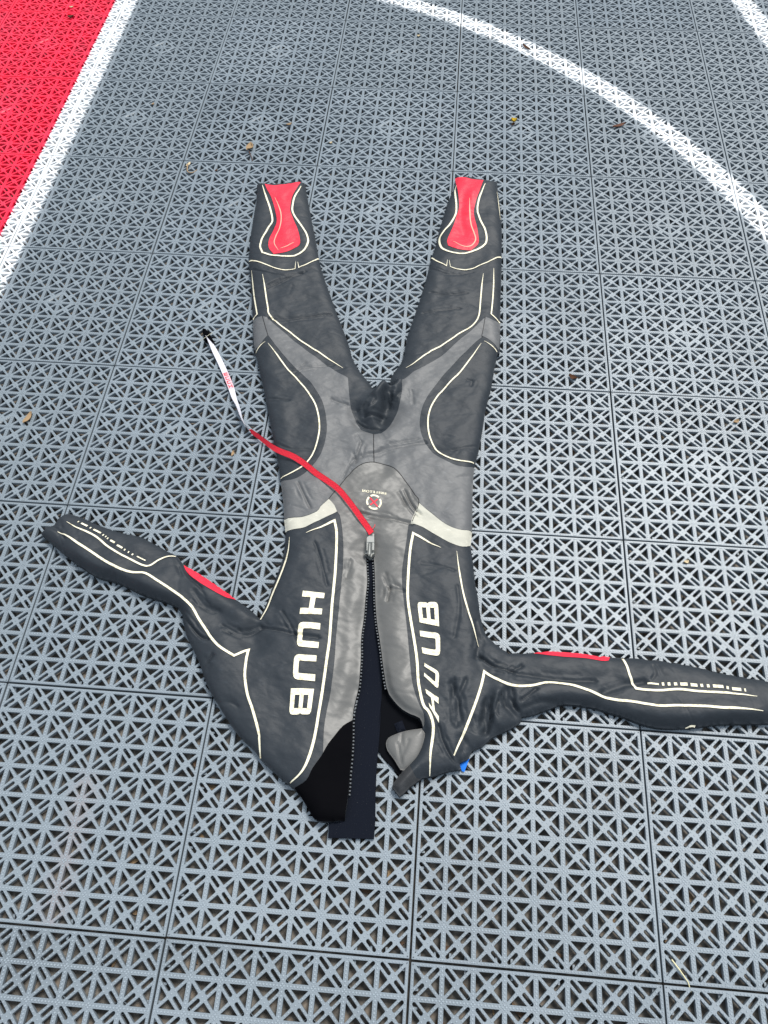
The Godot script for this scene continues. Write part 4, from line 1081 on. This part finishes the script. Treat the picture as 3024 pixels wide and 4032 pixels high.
	mm.instance_count = 1400
	for k in 1400:
		var b := Basis(Vector3.UP, rng.randf() * TAU).scaled(Vector3.ONE * rng.randf_range(0.4, 1.3))
		mm.set_instance_transform(k, Transform3D(b, Vector3(rng.randf_range(-0.9, 1.3), -0.0118, rng.randf_range(-1.7, 0.35))))
		var f := rng.randf()
		mm.set_instance_color(k, Color(0.10, 0.065, 0.045).lerp(Color(0.24, 0.17, 0.10), f * f))
	var litter := MultiMeshInstance3D.new()
	litter.name = "leaf_litter"
	litter.multimesh = mm
	var lm := mat(Color(1, 1, 1), 0.9, 0.2)
	lm.vertex_color_use_as_albedo = true
	litter.material_override = lm
	litter.set_meta("kind", "stuff")
	litter.set_meta("label", "scattered brown leaf litter on the soil under the tiles")
	litter.set_meta("category", "leaf litter")
	add_child(litter)

# ---------------------------------------------------------------- the wetsuit
func warp(q: Array, u: float, v: float) -> Vector2:
	var a := Vector2(q[0], q[1])
	var b := Vector2(q[2], q[3])
	var c := Vector2(q[4], q[5])
	var d := Vector2(q[6], q[7])
	return a.lerp(b, u).lerp(d.lerp(c, u), v)

func letter(kind: String, q: Array, off: float) -> ArrayMesh:
	var pieces := []
	match kind:
		"H": pieces = [[0, 0, 0.25, 0, 0.25, 1, 0, 1], [0.75, 0, 1, 0, 1, 1, 0.75, 1], [0.25, 0.39, 0.75, 0.39, 0.75, 0.62, 0.25, 0.62]]
		"U": pieces = [[0, 1, 0, 0.22, 0.03, 0.1, 0.1, 0.03, 0.22, 0, 0.5, 0, 0.5, 0.23, 0.31, 0.23, 0.26, 0.25, 0.25, 0.3, 0.25, 1], [1, 1, 1, 0.22, 0.97, 0.1, 0.9, 0.03, 0.78, 0, 0.5, 0, 0.5, 0.23, 0.69, 0.23, 0.74, 0.25, 0.75, 0.3, 0.75, 1]]
		"B": pieces = [[0, 0, 0.25, 0, 0.25, 1, 0, 1], [0.25, 0, 0.78, 0, 0.78, 0.2, 0.25, 0.2], [0.25, 0.41, 0.78, 0.41, 0.78, 0.59, 0.25, 0.59], [0.25, 0.8, 0.78, 0.8, 0.78, 1, 0.25, 1],
				[0.78, 0, 0.88, 0.01, 0.97, 0.06, 1, 0.15, 1, 0.38, 0.98, 0.46, 0.93, 0.5, 0.78, 0.5, 0.78, 0.41, 0.76, 0.38, 0.76, 0.22, 0.78, 0.2], [0.78, 1, 0.88, 0.99, 0.97, 0.94, 0.99, 0.85, 0.99, 0.62, 0.97, 0.54, 0.93, 0.5, 0.78, 0.5, 0.78, 0.59, 0.76, 0.62, 0.76, 0.78, 0.78, 0.8]]
	var s := Sheet.new()
	for flat in pieces:
		var P := PackedVector2Array()
		for k in range(0, flat.size(), 2): P.append(warp(q, flat[k], flat[k + 1]))
		panel(s, P, off)
	return s.mesh()

func follow(P: PackedVector2Array, off: float) -> ArrayMesh:
	var s := Sheet.new()
	panel(s, P, off)
	return s.mesh()

func build_suit() -> void:
	var suit := thing("wetsuit", "black and grey wetsuit with red ankles lying face down, arms spread, zip open", "wetsuit")
	# lining and zip flap seen through the open zip
	var s := Sheet.new()
	cushion(s, smooth(pts(SHAPES.lining), true, 10), func(_p): return 3.4, 1.0, 5.0, 1.0, 8.0)
	part("lining", s.mesh(), M.lining, suit)
	s = Sheet.new()
	var wave := func(p: Vector2) -> float: return 5.4 + 1.2 * sin(p.y * 0.021) + 0.6 * sin(p.x * 0.09)
	cushion(s, smooth(pts(SHAPES.flap), true, 10), wave, 1.4, 3.0, 1.0, 8.0)
	part("zip_flap", s.mesh(), M.navy, suit)
	# the shell: torso, sleeves and legs, cut along the seams
	var regions := [["sleeve", [-500, -640, 20, -640, 52, -440, 45, -376, 45, -335, 60, -290, 82, -245, 84, -200, -500, -150]],
		["sleeve", [900, -640, 470, -640, 388, -430, 389, -368, 371, -305, 355, -263, 352, -200, 900, -100]],
		["leg", [-200, -1600, 200, -1600, 200, -895, 150, -860, 60, -810, -200, -790]],
		["leg", [200, -1600, 700, -1600, 700, -780, 340, -820, 240, -865, 208, -893, 200, -895]]]
	var rest: Array = [outline]
	for r in regions:
		var R := pts(r[1])
		s = Sheet.new()
		for piece in Geometry2D.intersect_polygons(outline, R):
			panel(s, piece, 0)
			hem(s, piece)
		part(r[0], s.mesh(), M.black, suit)
		var left := []
		for piece in rest: left.append_array(Geometry2D.clip_polygons(piece, R))
		rest = left
	s = Sheet.new()
	for piece in rest:
		panel(s, piece, 0)
		hem(s, piece)
	part("torso", s.mesh(), M.black, suit)
	part("grey_panel", follow(clipped("grey"), 0.4), M.grey, suit)
	part("spine_panel", follow(clipped("spine"), 0.55), M.spine, suit)
	for k in ["band_left", "band_right"]: part("pale_band", follow(clipped(k), 0.65), M.band, suit)
	part("collar_patch", follow(clipped("velvet"), 0.9), M.velvet, suit)
	for k in ["red_ankle_left", "red_ankle_right"]: part("ankle_panel", follow(clipped(k), 0.8), M.red, suit)
	for k in ["red_elbow_left", "red_elbow_right"]: part("elbow_patch", follow(clipped(k), 0.8), M.red, suit)
	for k in LINES:
		var l: Dictionary = LINES[k]
		s = Sheet.new()
		var seam: bool = k.begins_with("seam")
		if k.begins_with("worn"):
			stripe(s, pts(l.p), l.w, l.t0, l.t1, 1.1)
			part("worn_line", s.mesh(), M.pink, suit)
			continue
		stripe(s, pts(l.p), l.w * (1.0 if seam else 0.84), l.t0, l.t1, 1.0 if seam else 1.1)
		part("seam" if seam else "printed_line", s.mesh(), M.seam if seam else M.cream, suit)
	# the two words and the emblem
	for side in ["left", "right"]:
		var word := Node3D.new()
		word.name = "printed_word"
		suit.add_child(word, true)
		for k in ["H", "U", "U2", "B"]: part("letter", letter(k[0], QUADS["%s_%s" % [side, k]], 1.1), M.cream, word)
	var emblem := Node3D.new()
	emblem.name = "emblem"
	suit.add_child(emblem, true)
	var c := Vector2(QUADS.emblem[0], QUADS.emblem[1])
	var ex := Vector2(QUADS.emblem[2], QUADS.emblem[3]) - c
	var ey := Vector2(QUADS.emblem[4], QUADS.emblem[5]) - c
	for k in 4:
		var P := PackedVector2Array()
		for m in 9:
			var t := deg_to_rad(k * 90.0 + 55 + 74.0 * m / 8.0 - 10)
			P.append(c + ex * cos(t) + ey * sin(t))
		for m in 9:
			var t := deg_to_rad(k * 90.0 + 55 + 74.0 * (8 - m) / 8.0 - 10)
			P.append(c + (ex * cos(t) + ey * sin(t)) * 0.76)
		part("ring_segment", follow(P, 1.1), M.cream, emblem)
	s = Sheet.new()
	for e in [[-0.5, 0.55, 0.45, -0.55], [-0.48, -0.42, 0.5, 0.4]]:
		stripe(s, PackedVector2Array([c + ex * e[0] + ey * e[1], c + ex * e[2] + ey * e[3]]), 2.4, 1, 1, 1.1)
	part("cross", s.mesh(), M.red, emblem)
	var font := SystemFont.new()
	font.font_names = PackedStringArray(["Droid Sans"])
	font.font_weight = 700
	var tm := TextMesh.new()
	tm.text = "SKELETON"
	tm.font = font
	tm.font_size = 64
	tm.pixel_size = 0.01
	tm.depth = 0.0
	tm.curve_step = 2.0
	var arr := tm.get_mesh_arrays()
	var tvs: PackedVector3Array = arr[Mesh.ARRAY_VERTEX]
	var bb := AABB(tvs[0], Vector3.ZERO)
	for v in tvs: bb = bb.expand(v)
	s = Sheet.new()
	for v in tvs:
		var p := warp(QUADS.skeleton, (v.x - bb.position.x) / bb.size.x, (v.y - bb.position.y) / bb.size.y)
		s.add(Vector3(p.x, hs(p) + 1.1, p.y), slope(p))
	var tix: PackedInt32Array = arr[Mesh.ARRAY_INDEX] if arr[Mesh.ARRAY_INDEX] != null else PackedInt32Array(range(tvs.size()))
	for k in range(0, tix.size(), 3): s.tri(tix[k], tix[k + 1], tix[k + 2])
	part("printed_lettering", s.mesh(), M.cream, suit)
	# collar: the folded-over lobe, its end, the hanging loop and the label
	s = Sheet.new()
	var lobe_x: float = -1e9
	for p in pts(SHAPES.lobe): lobe_x = maxf(lobe_x, p.x)
	var folds := []
	for f in FOLDS: folds.append(pts(f))
	var lobe_base := func(p: Vector2) -> float:
		var y := 8.0 + 5.0 * smoothstep(-75.0, 0.0, p.x - lobe_x)
		for f in folds:
			var m := 1e9
			for k in f.size() - 1: m = minf(m, seg_dist(p, f[k], f[k + 1]))
			y += -1.1 * exp(-m * m / 5.0)
		return y
	cushion(s, smooth(pts(SHAPES.lobe), true, 4), lobe_base, 6.0, 16.0, 3.0, 2.0)
	part("collar_fold", s.mesh(), M.spine, suit)
	part("collar_end", follow(clipped("tail"), 0.6), M.rubber, suit)
	s = Sheet.new()
	cushion(s, smooth(pts(SHAPES.loop), true, 4), func(_p): return 5.0, 6.0, 6.0, 3.0, 3.0)
	part("hanging_loop", s.mesh(), M.navy, suit)
	s = Sheet.new()
	cushion(s, pts(SHAPES.tag), func(_p): return 3.0, 1.0, 3.0, 1.5, 4.0)
	part("blue_label", s.mesh(), M.blue, suit)
	build_zip(suit)
	build_strap(suit)

# an outline of a panel kept inside the outline of the suit
func clipped(k: String) -> PackedVector2Array:
	var best := PackedVector2Array()
	for p in Geometry2D.intersect_polygons(smooth(pts(SHAPES[k]), true, 5.0), outline):
		if p.size() > best.size(): best = p
	return best

func build_zip(suit: Node3D) -> void:
	var zip := Node3D.new()
	zip.name = "zip"
	suit.add_child(zip, true)
	var slit := smooth(pts(SLIT), false, 1.6)
	var turn := 0
	for k in slit.size():
		if slit[k].y < slit[turn].y: turn = k
	for half in 2:
		var s := Sheet.new()
		var run := 0.0
		for k in slit.size() - 1:
			if (k < turn) != (half == 0) or absi(k - turn) < 6: continue
			run += slit[k].distance_to(slit[k + 1])
			if run < 3.9: continue
			run = 0.0
			var d := (slit[k + 1] - slit[k]).normalized()
			var into := d.orthogonal()
			if Geometry2D.is_point_in_polygon(slit[k] + into * 2.0, outline): into = -into
			var c := slit[k] + into * 1.6
			if half == 0 and c.y > -330: continue
			var P := PackedVector2Array([c - d * 0.8 - into * 0.6, c + d * 0.8 - into * 0.6, c + d * 0.8 + into * 1.2, c - d * 0.8 + into * 1.2])
			var y := hs(slit[k] - into * 1.5) - 2.0
			plate(s, P, y - 2.2, y, 0.35)
		var tape := Sheet.new()
		var last := []
		for k in range(0, slit.size() - 1, 2):
			if (k < turn) != (half == 0) or absi(k - turn) < 3: continue
			if half == 0 and slit[k].y > -330: continue
			var d := (slit[k + 1] - slit[k]).normalized()
			var into := d.orthogonal()
			if Geometry2D.is_point_in_polygon(slit[k] + into * 2.0, outline): into = -into
			var y := hs(slit[k] - into * 1.5) - 3.4
			var row := [tape.add(Vector3(slit[k].x - into.x, y, slit[k].y - into.y), Vector3.UP), tape.add(Vector3(slit[k].x + into.x * 3.0, y, slit[k].y + into.y * 3.0), Vector3.UP), tape.add(Vector3(slit[k].x + into.x * 3.0, 7.5, slit[k].y + into.y * 3.0), Vector3(into.x, 0, into.y))]
			if last:
				tape.quad(last[0], last[1], row[1], row[0])
				tape.quad(last[1], last[2], row[2], row[1])
			last = row
		part("zip_tape", tape.mesh(), M.velvet, zip)
		var teeth := part("zip_teeth", s.mesh(), M.tooth, zip)
		teeth.set_meta("kind", "stuff")
	var y := 0.0
	for p in pts(SHAPES.slider_body): y = maxf(y, hs(p))
	y = 19.0
	var s2 := Sheet.new()
	plate(s2, pts(SHAPES.slider_body), y - 8, y + 1.5, 0.8)
	plate(s2, pts(SHAPES.slider_bridge), y + 1.0, y + 8.5, 1.0)
	part("slider", s2.mesh(), M.metal, zip)
	s2 = Sheet.new()
	for k in ["pull_tab_top", "pull_tab_arm", "pull_tab_arm_b"]: plate(s2, pts(SHAPES[k]), y + 3.5, y + 6.3, 0.5)
	part("pull_tab", s2.mesh(), M.metal, zip)

func build_strap(suit: Node3D) -> void:
	var strap := Node3D.new()
	strap.name = "pull_strap"
	suit.add_child(strap, true)
	var P := []
	for k in range(0, STRAP.size(), 3): P.append(Vector3(STRAP[k], STRAP[k + 1], STRAP[k + 2]))
	var curve := Curve3D.new()
	for k in P.size():
		var t: Vector3 = (P[mini(k + 1, P.size() - 1)] - P[maxi(k - 1, 0)]) / 6.0
		curve.add_point(P[k], -t, t)
	var offs := []
	for p in P: offs.append(curve.get_closest_offset(p))
	var total := curve.get_baked_length()
	var width := func(o: float) -> float:
		for k in P.size() - 1:
			if o <= offs[k + 1]: return lerpf(STRAP_WIDTH[k], STRAP_WIDTH[k + 1], clampf((o - offs[k]) / maxf(0.01, offs[k + 1] - offs[k]), 0, 1))
		return STRAP_WIDTH[P.size() - 1]
	var patch_a: float = curve.get_closest_offset(P[19].lerp(P[18], -0.05))
	var patch_b: float = curve.get_closest_offset(P[20].lerp(P[21], 0.18))
	for spec in [["red_ribbon", 0.0, offs[14], M.ribbon_red, 0.0], ["white_ribbon", offs[14], total, M.ribbon_white, 0.0], ["woven_label", patch_a, patch_b, M.woven, 0.45]]:
		var s := Sheet.new()
		var last := []
		var m := maxi(2, int((spec[2] - spec[1]) / 2.5))
		for k in m + 1:
			var o: float = lerpf(spec[1], spec[2], float(k) / m)
			var p := curve.sample_baked(o, true)
			var d := (curve.sample_baked(minf(total, o + 2), true) - curve.sample_baked(maxf(0, o - 2), true)).normalized()
			var side := d.cross(Vector3.UP).normalized()
			var w: float = minf(width.call(o), 10.4)
			var tilt := acos(clampf(w / 10.5, 0.1, 1.0)) * (1.0 if o < offs[14] else -1.0)
			var wide := side * cos(tilt) + Vector3.UP * sin(tilt)
			var n := d.cross(wide) * -1.0
			if n.y < 0: n = -n
			var c: Vector3 = p + Vector3.UP * (sin(absf(tilt)) * 4.5) + n * spec[4]
			var row := []
			for e in [-1.0, -0.33, 0.33, 1.0]: row.append(s.add(c + wide * 5.25 * e * (1.0 if spec[4] == 0.0 else 0.97), n))
			for e in [1.0, -1.0]: row.append(s.add(c + wide * 5.25 * e - n * 0.9, -n))
			if last:
				for e in 3: s.quad(last[e], last[e + 1], row[e + 1], row[e])
				if spec[4] == 0.0:
					s.quad(last[3], last[4], row[4], row[3])
					s.quad(last[5], last[0], row[0], row[5])
					s.quad(last[4], last[5], row[5], row[4])
			last = row
		part(spec[0], s.mesh(), spec[3], strap)
	# woven letters on the label, seen from the back of the weave
	var s3 := Sheet.new()
	var step := (patch_b - patch_a) / 4.0
	var bars := {"B": [[0, 0, 0.2, 1], [0.2, 0, 1, 0.2], [0.2, 0.42, 1, 0.6], [0.2, 0.8, 1, 1]], "U": [[0, 0, 0.22, 1], [0.22, 0, 1, 0.2], [0.22, 0.8, 1, 1]], "H": [[0, 0.4, 1, 0.6], [0, 0, 0.18, 0.4], [0, 0.6, 0.18, 1], [0.82, 0, 1, 0.4], [0.82, 0.6, 1, 1]]}
	var seq := ["H", "U", "U", "B"]
	for k in 4:
		for b in bars[seq[k]]:
			var at := []
			for e in [[0, 1], [2, 1], [2, 3], [0, 3]]:
				var o: float = patch_a + step * (k + 0.14 + 0.72 * b[e[1]])
				var p := curve.sample_baked(o, true)
				var d := (curve.sample_baked(o + 2, true) - curve.sample_baked(o - 2, true)).normalized()
				var side := d.cross(Vector3.UP).normalized()
				var w: float = minf(width.call(o), 10.4)
				var tilt := -acos(clampf(w / 10.5, 0.1, 1.0))
				var wide := side * cos(tilt) + Vector3.UP * sin(tilt)
				var n := d.cross(wide) * -1.0
				if n.y < 0: n = -n
				at.append(s3.add(p + Vector3.UP * (sin(absf(tilt)) * 4.5) + n * 0.9 - wide * (3.4 - 6.8 * b[e[0]]) * -1.0 * -1.0, n))
			s3.quad(at[0], at[1], at[2], at[3])
	part("woven_letters", s3.mesh(), M.ribbon_red, strap)
	var s := Sheet.new()
	cushion(s, smooth(pts(SHAPES.strap_end), true, 3), func(_p): return 3.0, 5.0, 7.0, 1.0, 2.5)
	part("strap_end", s.mesh(), M.velvet, strap)
	s = Sheet.new()
	var e: Vector3 = P[P.size() - 1]
	tube(s, [e + Vector3(-14, 3, 12), e + Vector3(-6, 6, 8), e + Vector3(2, 9, 2), e + Vector3(8, 8, -6), e + Vector3(9, 6, -10)], 0.5, 0.4, 5)
	part("loose_thread", s.mesh(), M.thread, strap)
	s = Sheet.new()
	e = P[0]
	tube(s, [e + Vector3(-3, 1, -6), e + Vector3(1, -1, -10), e + Vector3(4, -2, -16), e + Vector3(4, -3, -20)], 0.4, 0.3, 5)
	part("loose_thread", s.mesh(), M.ribbon_red, strap)

func _ready() -> void:
	# camera
	var cam := Camera3D.new()
	cam.name = "camera"
	cam.fov = 67.04
	cam.near = 0.05
	cam.far = 200.0
	cam.rotation_order = EULER_ORDER_YXZ
	cam.rotation_degrees = Vector3(-59.304, 5.758, -1.389)
	cam.position = Vector3(0.2871, 1.0942, 0.0125)
	add_child(cam)
	cam.current = true
	# sky: bright overcast
	var we := WorldEnvironment.new()
	we.name = "environment"
	var env := Environment.new()
	env.background_mode = Environment.BG_SKY
	var sky := Sky.new()
	var ps := ProceduralSkyMaterial.new()
	ps.sky_top_color = Color(0.84, 0.89, 0.94)
	ps.sky_horizon_color = Color(0.52, 0.56, 0.60)
	ps.sky_curve = 0.35
	ps.ground_bottom_color = Color(0.25, 0.24, 0.22)
	ps.ground_horizon_color = Color(0.5, 0.5, 0.5)
	ps.sun_angle_max = 1.0
	ps.sky_energy_multiplier = 0.88
	sky.sky_material = ps
	env.sky = sky
	env.tonemap_mode = Environment.TONE_MAPPER_LINEAR
	env.tonemap_exposure = 1.58
	env.sdfgi_enabled = true
	env.ssao_enabled = true
	env.ssil_enabled = true
	we.environment = env
	add_child(we)
	var sun := DirectionalLight3D.new()
	sun.name = "sun"
	sun.light_energy = 0.8
	sun.light_color = Color(1.0, 0.985, 0.96)
	sun.light_angular_distance = 22.0
	sun.shadow_enabled = true
	sun.rotation_degrees = Vector3(-58, 150, 0)
	add_child(sun)
	materials()
	build_relief()
	build_court()
	build_suit()
	build_debris()
